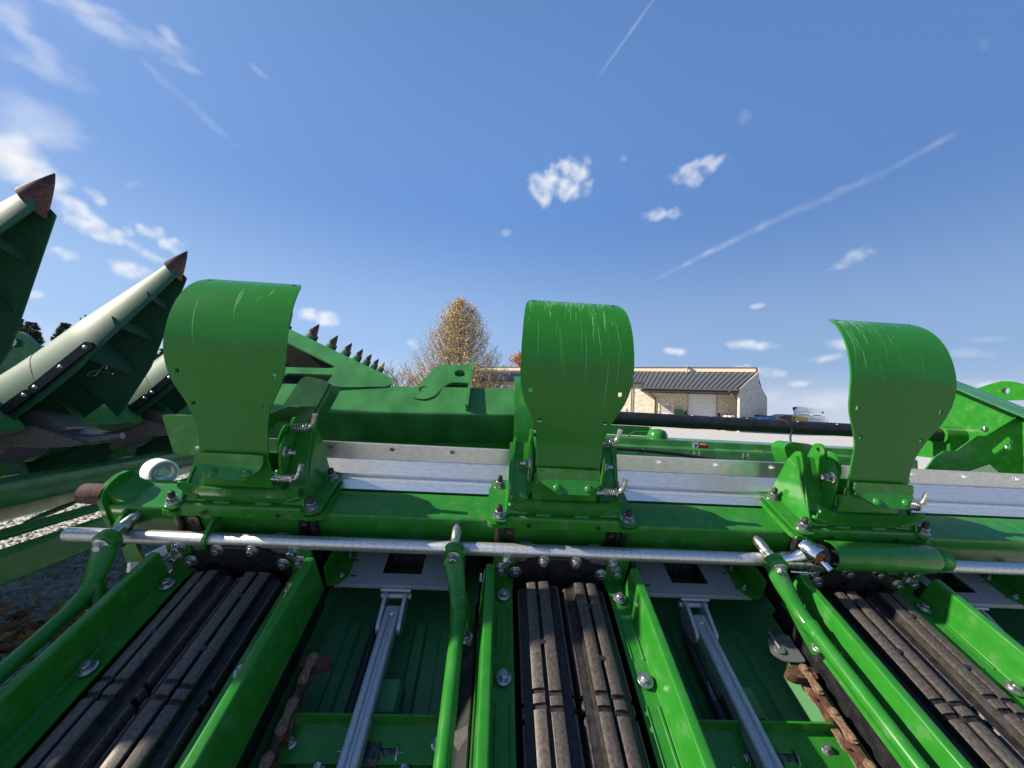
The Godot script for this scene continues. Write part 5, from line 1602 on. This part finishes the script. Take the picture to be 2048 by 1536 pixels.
# ------------------------------------------------------------------ second header with raised snouts
var PB := Transform3D()
func snout_axis(l: float) -> Vector2:
	return Vector2(-0.03, -0.02) + Vector2(-0.75, -0.66).normalized() * l
func snout_section(b: MB, l0: float, l1: float, steps: int, grow: float, cut_far: float) -> void:
	# open shell: near lower edge, over the ridge, to the far lower edge
	var p := Vector2(0.66, -0.75).normalized()
	var rows := []
	for i in steps + 1:
		var l: float = lerp(l0, l1, float(i) / steps)
		var w: float = min(0.018 + 0.30 * l, 0.195) * grow
		var dn: float = min(0.085 + 0.335 * l, 0.30 + 0.06 * max(0.0, l - 0.6)) * grow
		var df: float = min(0.085 + 0.38 * l, 0.42) * grow
		if l > cut_far:
			df = dn
		var rdg: Vector2 = snout_axis(l) + p * 0.065 * min(l, 0.9) - p * (grow - 1.0) * 0.03
		var ring := PackedVector3Array()
		for k in 17:
			var th := PI * (1.0 - k / 16.0)
			var cx := signf(cos(th)) * pow(absf(cos(th)), 1.0)
			var cy := pow(absf(sin(th)), 1.25)
			var dd: float = lerp(dn, df, k / 16.0) * (1.0 - cy) + max(0.0, cx) * w * 0.4 * cy
			var q: Vector2 = rdg + p * dd
			ring.append(Vector3(q.x, q.y, cx * w * (0.35 + 0.65 * clamp(dd / (dn * 0.5), 0.0, 1.0) if false else 1.0)))
		rows.append(ring)
	for s in [0.0, 0.007]:
		for i in steps:
			for k in 16:
				var q := []
				var nm := []
				for e in [[i, k], [i, k + 1], [i + 1, k + 1], [i + 1, k]]:
					var a0: Vector3 = rows[e[0]][max(e[1] - 1, 0)]
					var a1: Vector3 = rows[e[0]][min(e[1] + 1, 16)]
					var c0: Vector3 = rows[max(e[0] - 1, 0)][e[1]]
					var c1: Vector3 = rows[min(e[0] + 1, steps)][e[1]]
					var nn := (a1 - a0).cross(c1 - c0).normalized()
					var outw: Vector3 = rows[e[0]][e[1]] - Vector3(snout_axis(0).x, 0, 0)
					var mid: Vector3 = (rows[e[0]][0] + rows[e[0]][16]) * 0.5
					if nn.dot(rows[e[0]][e[1]] - mid) < 0.0:
						nn = -nn
					if s > 0.0:
						q.append(rows[e[0]][e[1]] - nn * s)
						nm.append(-nn)
					else:
						q.append(rows[e[0]][e[1]])
						nm.append(nn)
				b.tri(q[0], q[1], q[2], nm[0], nm[1], nm[2])
				b.tri(q[0], q[2], q[3], nm[0], nm[2], nm[3])
	for i in steps:
		for k in [0, 16]:
			var a: Vector3 = rows[i][k]
			var c: Vector3 = rows[i + 1][k]
			var inw := Vector3(0, 0, 0.007 if k == 0 else -0.007)
			b.quad(a, c, c + inw, a + inw, Vector3(p.x, p.y, 0))
	for i in [0, steps]:
		for k in 16:
			var mid: Vector3 = (rows[i][0] + rows[i][16] + rows[i][8]) / 3.0
			var a: Vector3 = rows[i][k]
			var c: Vector3 = rows[i][k + 1]
			b.quad(a, c, c.lerp(mid, 0.03), a.lerp(mid, 0.03), Vector3(0.75, 0.66, 0) if i == 0 else Vector3(-0.75, -0.66, 0))

func build_parked_header() -> void:
	var az := deg_to_rad(-6.47)
	var eA := Vector3(sin(az), 0, -cos(az))
	var eR := Vector3(cos(az), 0, sin(az))
	# local x points the way the snouts point, z runs along the header away from the camera (row 1 at zero)
	var org := Vector3(-1.831, HC + 0.802, -2.275)
	var P := thing("parked_header", "second green corn header at the left with its snouts folded up", "corn header", Vector3(org.x, 0, org.z))
	var G := Transform3D(Basis(eR, Vector3.UP, eA), Vector3(0, org.y, 0))
	# shared meshes
	var sh := MB.new()
	snout_section(sh, 0.06, 0.90, 16, 1.0, 2.0)
	var shell := sh.mesh()
	var cv := MB.new()
	snout_section(cv, 0.86, 1.75, 10, 0.985, 0.0)
	var cover := cv.mesh()
	var tp := MB.new()
	var prow := []
	var pp := Vector2(0.66, -0.75).normalized()
	for i in 7:
		var f := i / 6.0
		var l: float = lerp(-0.012, 0.085, f)
		var w: float = lerp(0.002, 0.043, pow(f, 0.8))
		var dn: float = lerp(0.004, 0.132, pow(f, 0.9))
		var ring := PackedVector3Array()
		var r0 := snout_axis(l) + Vector2(0.026, 0.022) * (1.0 - f) - pp * 0.010 * f
		for k in 17:
			var th := TAU * k / 16.0
			var q := r0 + pp * dn * (0.5 - 0.5 * cos(th))
			ring.append(Vector3(q.x, q.y, sin(th) * w))
		prow.append(ring)
	for i in 6:
		for k in 16:
			var qd := [prow[i][k], prow[i][k + 1], prow[i + 1][k + 1], prow[i + 1][k]]
			var ctr: Vector3 = (prow[i][0] + prow[i][8]) * 0.5
			var nn: Array = []
			for e in [[i, k], [i, k + 1], [i + 1, k + 1], [i + 1, k]]:
				nn.append((prow[e[0]][e[1]] - (prow[e[0]][0] + prow[e[0]][8]) * 0.5 + Vector3(0.02, 0.018, 0)).normalized())
			tp.tri(qd[0], qd[1], qd[2], nn[0], nn[1], nn[2])
			tp.tri(qd[0], qd[2], qd[3], nn[0], nn[2], nn[3])
	var last: PackedVector3Array = prow[6]
	for k in 16:
		tp.flat((last[0] + last[8]) * 0.5, last[k], last[k + 1], Vector3(-0.75, -0.66, 0))
	var tip := tp.mesh()
	var strip := MB.new()
	var ends := []
	for q in [[0.565, 0.865], [0.905, 1.20]]:
		var p0 := near_edge(q[0])
		var p1 := near_edge(q[1])
		ends.append([p0, p1])
		var dx := (p1 - p0)
		var x1 := dx.normalized()
		var z1 := Vector3(0, 0, 1)
		var y1 := z1.cross(x1).normalized()
		var sec := PackedVector2Array()
		var L := dx.length()
		for k in 9:
			sec.append(Vector2(L + 0.022 * sin(PI * k / 8.0), -0.022 * cos(PI * k / 8.0)))
		for k in 9:
			sec.append(Vector2(-0.022 * sin(PI * k / 8.0), 0.022 * cos(PI * k / 8.0)))
		strip.prism(sec, -0.016, 0.010, basis_cols(x1, y1, z1, p0))
	var strips := strip.mesh()
	var br := MB.new()    # inner braces seen through the open underside
	for q in [[0.24, 0.045], [0.43, 0.05]]:
		var a := near_edge(q[0])
		var c := far_edge(q[0] + 0.03)
		var d := snout_axis(q[0] - 0.05)
		br.quad(a, c, Vector3(lerp(c.x, d.x, 0.25), lerp(c.y, d.y, 0.25), c.z * 0.95), Vector3(lerp(a.x, d.x, 0.25), lerp(a.y, d.y, 0.25), a.z * 0.95), Vector3(0.6, -0.7, 0))
	for q in [0.60]:
		var a := near_edge(q)
		var c := far_edge(q + 0.06)
		var d := snout_axis(q - 0.02)
		var m3 := Vector3(d.x, d.y, 0)
		br.flat(a, c, m3, Vector3(0.7, 0.6, 0))
		br.flat(a + Vector3(-0.02, -0.02, 0), c + Vector3(-0.02, -0.02, 0), m3 + Vector3(-0.02, -0.02, 0), Vector3(-0.7, -0.6, 0))
		br.quad(a, c, c + Vector3(-0.02, -0.02, 0), a + Vector3(-0.02, -0.02, 0), Vector3(0.6, -0.7, 0))
	var brace := br.mesh()
	var hk := MB.new()    # wire lock loop
	var e0 := near_edge(0.70).lerp(far_edge(0.75), 0.35)
	hk.tube(PackedVector3Array([e0 + Vector3(-0.02, 0.0, 0), e0 + Vector3(0.0, 0.02, 0), e0 + Vector3(0.03, 0.025, 0), e0 + Vector3(0.10, 0.012, 0)]), 0.004, 8)
	hk.tube(PackedVector3Array([e0 + Vector3(0.02, 0.0, 0), e0 + Vector3(0.05, 0.05, 0), e0 + Vector3(0.07, 0.055, 0), e0 + Vector3(0.065, 0.035, 0)]), 0.003, 8)
	hk.tube(PackedVector3Array([e0 + Vector3(-0.02, 0, 0), e0 + Vector3(-0.015, -0.012, 0), e0 + Vector3(0.02, 0.0, 0)]), 0.004, 8)
	var hook := hk.mesh()
	var row := MB.new()   # dark castings at the front of each row
	row.prism(fillet(V2([-1.35, -1.00, -0.66, -1.00, -0.52, -1.02, -0.42, -1.055, -0.33, -1.085, -0.33, -1.115, -0.48, -1.13, -0.62, -1.13, -0.66, -1.20, -0.72, -1.24, -0.75, -1.22, -0.70, -1.12, -0.85, -1.10, -1.35, -1.10]), 0.015, true, 3), -0.13, 0.10, Transform3D())
	row.prism(fillet(V2([-0.92, -1.0, -0.85, -0.955, -0.60, -0.94, -0.48, -0.965, -0.40, -1.03, -0.45, -1.06, -0.9, -1.045]), 0.02, true, 3), -0.09, 0.02, Transform3D())
	row.tube(V3([-0.42, -1.09, -0.06, -0.30, -1.085, -0.06, -0.17, -1.06, -0.06]), [0.035, 0.026, 0.018], 14)
	row.tube(V3([-0.98, -1.0, -0.08, -0.78, -0.90, -0.08]), 0.012, 8)
	row.lathe(V2([0.0, -0.02, 0.03, -0.02, 0.03, 0.02, 0.012, 0.022, 0.0, 0.022]), 16, basis_cols(Vector3(1, 0, 0), Vector3(0, 0, 1), Vector3(0, 1, 0), Vector3(-0.77, -0.895, -0.08)))
	var castings := row.mesh()
	var dp := MB.new()
	dp.prism(fillet(V2([-1.9, -0.85, -0.72, -0.85, -0.60, -0.93, -0.52, -1.03, -0.80, -1.16, -1.0, -1.27, -1.9, -1.27]), 0.02, true, 3), 0.12, 0.60, Transform3D())
	var panelm := dp.mesh()
	var ft := MB.new()
	ft.prism(fillet(V2([-0.745, -1.19, -0.68, -1.19, -0.69, -1.29, -0.75, -1.31, -0.80, -1.30]), 0.012, true, 3), -0.05, 0.03, Transform3D())
	var foot := ft.mesh()
	var lb := MB.new()
	lb.lathe(V2([0.011, 0.0, 0.009, 0.004, 0.0, 0.0055]), 14, Transform3D(Basis(Vector3.RIGHT, -PI / 2), Vector3.ZERO), 70.0)
	var screw := lb.mesh()
	var lift := {0: 0.0, 1: 0.0, 2: 0.0, 3: 0.015, 4: 0.05, 5: 0.055, 6: 0.075, 7: 0.09, 8: 0.10, 9: 0.10, 10: 0.10}
	for i in range(-1, 11):
		var row_t := G * Transform3D(Basis(), Vector3(0, lift.get(i, 0.0), 0.762 * (i - 1)))
		var m: Material = M.snout
		var s := part("snout", shell, m, P, row_t)
		part("snout_tip", tip, M.steel_tip if i < 10 else mat(lin(0.42, 0.36, 0.06), 0.6), s)
		if i < 5:
			part("brace", brace, M.snout, s)
			part("lock_loop", hook, M.zinc, s)
			var strip_o := part("wear_strip", strips, M.black, s)
			for en in ends:
				for f in [0.03, 0.5, 0.97]:
					part("screw", screw, M.zinc, strip_o, Transform3D(Basis(), en[0].lerp(en[1], f) + Vector3(0, 0, -0.016)))
		var c := part("divider_cover", cover, m, P, row_t)
		if i < 6:
			part("deck_panel", panelm, M.green_frame, c)
			var rc := part("row_casting", castings, M.grey_casting, P, row_t)
			part("casting_foot", foot, M.green_frame, rc)
	# long beams along the header
	var b := MB.new()
	b.prism(fillet(V2([-0.42, -1.345, -0.30, -1.345, -0.30, -1.235, -0.42, -1.235]), 0.012, true, 3), -0.9, 7.6, G)
	part("front_beam", b, M.green_frame, P)
	b = MB.new()
	b.prism(fillet(V2([-2.1, -1.80, -1.5, -1.80, -1.2, -1.45, -1.2, -1.1, -1.3, -0.75, -1.9, -0.7, -2.1, -0.9]), 0.05, true, 3), -1.05, 7.6, G)
	part("header_body", b, M.green_frame, P)
	b = MB.new()
	b.box(Vector3(0.0, -1.352, 0.2), Vector3(0.085, 0.014, 3.4), 0.003, G)
	b.box(Vector3(0.2, -1.385, 0.2), Vector3(0.06, 0.10, 3.4), 0.008, G)
	part("carrying_rail", b, M.green, P)
	b = MB.new()
	for z in [-1.4, 2.6]:
		b.box(Vector3(0.13, -1.84, z), Vector3(0.08, 0.62, 0.08), 0.006, G)
		b.box(Vector3(-0.4, -1.45, z), Vector3(1.2, 0.08, 0.08), 0.006, G)
		b.box(Vector3(-1.6, -1.82, z), Vector3(0.1, 0.66, 0.1), 0.006, G)
	part("stand", b, M.green_frame, P)
	b = MB.new()
	b.box(Vector3(0.22, -1.585, -0.35), Vector3(0.02, 0.05, 0.28), 0.004, G)
	part("pale_bracket", b, M.galv, P)
	b = MB.new()
	b.lathe(V2([0.0, -0.004, 0.10, -0.004, 0.12, 0.0, 0.10, 0.006, 0.0, 0.006]), 20, G * Transform3D(Basis(Vector3.BACK, 0.5).scaled(Vector3(1, 1, 0.5)), Vector3(-0.25, -1.40, -0.30)))
	part("curved_shoe", b, M.green, P)
	# lift cylinder and clevis above the body behind the snouts
	b = MB.new()
	var up := G * Vector3(-0.9, 0.255, 0.03)
	b.tube(PackedVector3Array([G * Vector3(-1.6, -0.53, 0.0), G * Vector3(-0.98, -0.55, 0.04), G * Vector3(-0.955, -0.551, 0.042)]), [0.052, 0.052, 0.04], 18)
	part("lift_cylinder", b, M.green_frame, P)
	b = MB.new()
	b.prism(fillet(V2([-1.05, -0.8, -0.62, -0.8, -0.70, -0.61, -0.80, -0.515, -0.90, -0.53, -0.95, -0.68, -1.05, -0.70]), 0.04, true, 4), 0.05, 0.08, G)
	b.prism(fillet(V2([-1.8, -1.1, -0.9, -1.1, -0.75, -0.75, -0.98, -0.65, -1.8, -0.66]), 0.04, true, 4), 0.10, 0.16, G)
	part("clevis_plate", b, M.green_frame, P)
	b = MB.new()
	b.lathe(V2([0.0, 0.03, 0.024, 0.03, 0.024, 0.048, 0.0, 0.048]), 16, G * basis_cols(Vector3(1, 0, 0), Vector3(0, 0, 1), Vector3(0, 1, 0), Vector3(-0.815, -0.585, 0.0)))
	part("clevis_pin", b, M.zinc, P)
func near_edge(l: float) -> Vector3:
	var q: Vector2 = snout_axis(l) + Vector2(0.66, -0.75).normalized() * min(0.085 + 0.335 * l, 0.30 + 0.06 * max(0.0, l - 0.6))
	return Vector3(q.x, q.y, -min(0.018 + 0.30 * l, 0.195))
func far_edge(l: float) -> Vector3:
	var q: Vector2 = snout_axis(l) + Vector2(0.66, -0.75).normalized() * min(0.085 + 0.38 * l, 0.42)
	return Vector3(q.x, q.y, min(0.018 + 0.30 * l, 0.195))

# ------------------------------------------------------------------ things in the yard
func wheel(parent: Node, at: Vector3, r: float, w: float, along: Vector3) -> void:
	var xf := basis_cols(Vector3(0, 1, 0), along, Vector3(0, 1, 0).cross(along), at)
	var b := MB.new()
	b.lathe(V2([r * 0.6, -w / 2, r * 0.93, -w / 2, r, -w * 0.35, r, w * 0.35, r * 0.93, w / 2, r * 0.6, w / 2]), 20, xf)
	var t := part("wheel", b, M.rubber, parent)
	b = MB.new()
	b.lathe(V2([0, -w * 0.4, r * 0.58, -w * 0.42, r * 0.6, -w * 0.5, r * 0.6, w * 0.5, r * 0.58, w * 0.42, 0, w * 0.4]), 16, xf)
	part("rim", b, M.zinc, t)
func build_yard() -> void:
	var glass := mat(lin(0.012, 0.014, 0.018), 0.08)
	# blue dumpster with a black ribbed lid
	var D := thing("dumpster", "blue dumpster with black ribbed lid by the warehouse corner", "dumpster", Vector3(34.2, 0, -48.6))
	var b := MB.new()
	b.prism(V2([-1.15, 0.15, 1.15, 0.15, 1.25, 1.95, -1.25, 1.95]), -0.9, 0.9, Transform3D())
	for x in [-0.9, -0.3, 0.3, 0.9]:
		b.box(Vector3(x, 1.05, 0.93), Vector3(0.1, 1.7, 0.08), 0.01)
	b.box(Vector3(0, 1.90, 0.95), Vector3(2.55, 0.12, 0.1), 0.01)
	part("bin", b, mat(lin(0.05, 0.22, 0.62), 0.45), D)
	b = MB.new()
	b.box(Vector3(0, 2.03, 0), Vector3(2.5, 0.07, 1.9), 0.02)
	for k in 9:
		b.box(Vector3(-1.1 + k * 0.275, 2.09, 0), Vector3(0.09, 0.07, 1.8), 0.02)
	part("lid", b, M.rubber, D)
	b = MB.new()
	b.box(Vector3(-0.55, 1.62, 0.975), Vector3(0.5, 0.25, 0.01), 0.0)
	part("notice", b, M.white, D)
	# dark and yellow pickup
	D = thing("pickup_truck", "dark pickup with a yellow rear body, between blue dumpster and white crane truck", "pickup truck", Vector3(37.6, 0, -48.4))
	b = MB.new()
	b.prism(fillet(V2([-2.4, 0.45, 2.5, 0.45, 2.5, 1.15, 1.0, 1.25, -0.55, 1.25, -2.3, 1.15]), 0.08, true, 3), -0.9, 0.9, Transform3D())
	part("body", b, mat(lin(0.02, 0.03, 0.05), 0.3), D)
	b = MB.new()
	b.prism(fillet(V2([-2.15, 1.15, -1.65, 2.0, -0.6, 2.42, 0.35, 2.42, 0.55, 1.2]), 0.1, true, 3), -0.82, 0.82, Transform3D())
	part("cab", b, mat(lin(0.25, 0.28, 0.31), 0.35), D)
	b = MB.new()
	b.prism(fillet(V2([-1.9, 1.35, -1.52, 1.98, -0.6, 2.3, 0.28, 2.3, 0.4, 1.35]), 0.06, true, 3), -0.835, 0.835, Transform3D())
	part("window", b, glass, D)
	b = MB.new()
	b.prism(fillet(V2([0.42, 0.9, 0.75, 2.25, 2.35, 2.12, 2.42, 0.9]), 0.06, true, 3), -0.9, 0.9, Transform3D())
	part("rear_body", b, mat(lin(0.42, 0.30, 0.01), 0.4), D)
	for x in [-1.5, 1.5]:
		for z in [-0.85, 0.85]:
			wheel(D, Vector3(x, 0.42, z), 0.42, 0.26, Vector3(0, 0, 1))
	# white service truck with a folded crane
	D = thing("crane_truck", "white service truck with a folded white crane on top", "truck", Vector3(41.3, 0, -49.6))
	b = MB.new()
	b.prism(fillet(V2([-1.8, 0.9, 1.9, 0.9, 1.9, 2.45, -1.75, 2.45]), 0.04, true, 3), -1.1, 1.1, Transform3D())
	b.box(Vector3(-2.6, 1.5, 0), Vector3(1.7, 1.6, 2.0), 0.15)
	var tb := part("body", b, mat(lin(0.72, 0.72, 0.70), 0.4), D)
	b = MB.new()
	for x in [-1.2, -0.2, 0.8]:
		b.box(Vector3(x, 1.7, 1.105), Vector3(0.85, 1.2, 0.03), 0.01)
	part("locker_door", b, mat(lin(0.62, 0.62, 0.60), 0.45), D)
	b = MB.new()
	b.box(Vector3(-0.1, 1.98, 1.125), Vector3(2.6, 0.06, 0.01), 0.0)
	b.box(Vector3(2.0, 1.9, 0.8), Vector3(0.1, 0.7, 0.1), 0.0)
	b.tube(V3([1.95, 1.75, 0.9, 2.35, 1.75, 0.9, 2.35, 2.05, 0.9, 1.95, 2.05, 0.9]), 0.03, 6)
	part("grab_rail", b, mat(lin(0.2, 0.2, 0.2), 0.5), D)
	b = MB.new()
	b.box(Vector3(-1.45, 2.85, 0.2), Vector3(0.35, 0.85, 0.35), 0.05)
	b.prism(fillet(V2([-1.5, 3.0, -1.3, 3.55, 0.5, 3.5, 2.1, 3.25, 2.0, 2.8, 0.3, 2.72, -0.9, 2.65]), 0.05, true, 3), 0.05, 0.4, Transform3D())
	var cr := part("crane", b, mat(lin(0.8, 0.8, 0.78), 0.5), D)
	b = MB.new()
	for q in [[-1.55, 3.25, 0.24], [2.15, 2.95, 0.17]]:
		b.lathe(V2([0, -0.12, q[2], -0.12, q[2], 0.12, 0, 0.12]), 14, basis_cols(Vector3(1, 0, 0), Vector3(0, 0, 1), Vector3(0, 1, 0), Vector3(q[0], q[1], 0.22)))
	b.box(Vector3(-0.3, 2.52, 0.2), Vector3(1.2, 0.1, 0.6), 0.02)
	b.box(Vector3(1.5, 2.52, 0.2), Vector3(0.6, 0.1, 0.6), 0.02)
	part("winch", b, M.casting, cr)
	for x in [-2.6, 1.1]:
		for z in [-1.0, 1.0]:
			wheel(D, Vector3(x, 0.5, z), 0.5, 0.3, Vector3(0, 0, 1))
	# small things in front of the warehouse wall, set out in its own directions
	var U := Vector3(0.887, 0, 0.4617).normalized()
	var Nn := Vector3(-0.4617, 0, 0.887).normalized()
	var o := Vector3(26.025, 0, -47.084)
	var turn := atan2(-U.z, U.x)
	var wood := mat(lin(0.42, 0.27, 0.13), 0.8)
	var pal := MB.new()
	for k in 5:
		pal.box(Vector3(0, 0.13, -0.5 + k * 0.25), Vector3(1.2, 0.025, 0.12), 0.0)
	var boards := pal.mesh()
	pal = MB.new()
	for x in [-0.55, 0.0, 0.55]:
		pal.box(Vector3(x, 0.06, 0), Vector3(0.09, 0.11, 1.2), 0.0)
	var skids := pal.mesh()
	var pl := [[-3.6, 1.2, 7, "tall stack of wooden pallets left of the roller door"], [-2.2, 1.6, 5, "shorter stack of wooden pallets beside the roller door"]]
	for q in pl:
		for k in q[2]:
			var pt := thing("pallet", "%s wooden pallet in the %s" % [["lowest", "second", "third", "fourth", "fifth", "sixth", "topmost"][k], q[3].replace("stack of wooden pallets", "stack")], "pallet", o + U * q[0] + Nn * q[1] + Vector3(0, 0.17 * k, 0), "pallets stacked left of the roller door")
			pt.rotation.y = turn + rng.randf_range(-0.05, 0.05)
			part("boards", boards, wood, pt)
			part("skids", skids, wood, pt)
	var gc := thing("green_crate", "green machine crate standing on the pallets' left side by the door", "crate", o + U * -2.75 + Nn * 0.6)
	gc.rotation.y = turn
	b = MB.new()
	b.box(Vector3(0, 1.95, 0), Vector3(1.0, 0.7, 0.8), 0.08)
	part("casing", b, mat(lin(0.03, 0.12, 0.03), 0.5), gc)
	b = MB.new()
	for x in [-0.42, 0.42]:
		b.box(Vector3(x, 0.8, 0), Vector3(0.08, 1.6, 0.6), 0.0)
	part("frame", b, M.casting, gc)
	for q in [[-1.95, 0.6, "black bollard left of the roller door"], [1.75, 0.6, "black bollard right of the roller door"]]:
		b = MB.new()
		b.lathe(V2([0.14, 0.0, 0.14, 2.0, 0.1, 2.1, 0.0, 2.12]), 14)
		var bo := part("bollard", b, mat(lin(0.03, 0.028, 0.026), 0.6), self, Transform3D(Basis(), o + U * q[0] + Nn * q[1]))
		bo.set_meta("label", q[2]); bo.set_meta("category", "bollard"); bo.set_meta("group", "bollards beside the roller door")
	var tk := thing("liquid_tote", "white square liquid tote right of the roller door", "tote", o + U * 2.75 + Nn * 0.9)
	tk.rotation.y = turn
	b = MB.new()
	b.box(Vector3(0, 1.05, 0), Vector3(1.3, 1.6, 1.1), 0.12)
	part("tank", b, mat(lin(0.6, 0.6, 0.58), 0.5), tk)
	b = MB.new()
	for x in [-0.66, -0.22, 0.22, 0.66]:
		b.box(Vector3(x, 1.0, 0.57), Vector3(0.04, 1.7, 0.04), 0.0)
	for y in [0.5, 1.0, 1.5]:
		b.box(Vector3(0, y, 0.59), Vector3(1.36, 0.04, 0.04), 0.0)
	part("cage", b, M.zinc, tk)
	var fr := thing("guard_rail", "dark tube guard rail at the warehouse corner", "railing", o + U * 4.2 + Nn * 2.2)
	fr.rotation.y = turn
	b = MB.new()
	b.tube(V3([-1.2, 0, 0, -1.2, 1.7, 0]), 0.05, 8)
	b.tube(V3([1.2, 0, 0, 1.2, 1.7, 0]), 0.05, 8)
	part("post", b, M.black, fr)
	b = MB.new()
	b.tube(V3([-1.2, 1.7, 0, 1.2, 1.7, 0]), 0.05, 8)
	b.tube(V3([-1.2, 0.9, 0, 1.2, 0.9, 0]), 0.05, 8)
	part("bar", b, M.black, fr)

func _ready() -> void:
	rng.seed = 4242
	var t := deg_to_rad(TILT)
	DK = Basis(Vector3(1, 0, 0), Vector3(0, cos(t), sin(t)), Vector3(0, -sin(t), cos(t)))
	# camera
	var cam := Camera3D.new()
	cam.name = "camera"
	cam.fov = 89.7
	cam.near = 0.02
	cam.far = 3000.0
	cam.transform = Transform3D(Basis(Vector3.UP, deg_to_rad(-2.5)) * Basis(Vector3.RIGHT, deg_to_rad(3.6)) * Basis(Vector3.BACK, deg_to_rad(3.0)), Vector3(0, HC, 0))
	add_child(cam)
	cam.current = true
	# sky, sun, exposure
	var sun_dir := Vector3(-0.855, 0.515, 0.05).normalized()
	var env := Environment.new()
	env.background_mode = Environment.BG_SKY
	var sm := PanoramaSkyMaterial.new()
	sm.panorama = sky_picture(sun_dir)
	var sky := Sky.new()
	sky.sky_material = sm
	env.sky = sky
	env.ambient_light_source = Environment.AMBIENT_SOURCE_SKY
	env.tonemap_mode = Environment.TONE_MAPPER_LINEAR
	env.tonemap_exposure = 1.8
	env.background_energy_multiplier = 0.6
	env.sdfgi_enabled = true
	env.ssao_enabled = true
	env.ssil_enabled = true
	var we := WorldEnvironment.new()
	we.name = "world_environment"
	we.environment = env
	add_child(we)
	var sun := DirectionalLight3D.new()
	sun.name = "sun"
	sun.light_energy = 1.6
	sun.light_color = Color(1.0, 0.955, 0.88)
	sun.light_angular_distance = 0.5
	sun.shadow_enabled = true
	add_child(sun)
	sun.look_at_from_position(sun_dir * 50.0, Vector3.ZERO)
	materials()
	build_ground()
	build_warehouse()
	build_trees()
	build_corn_header()
	build_parked_header()
	build_yard()
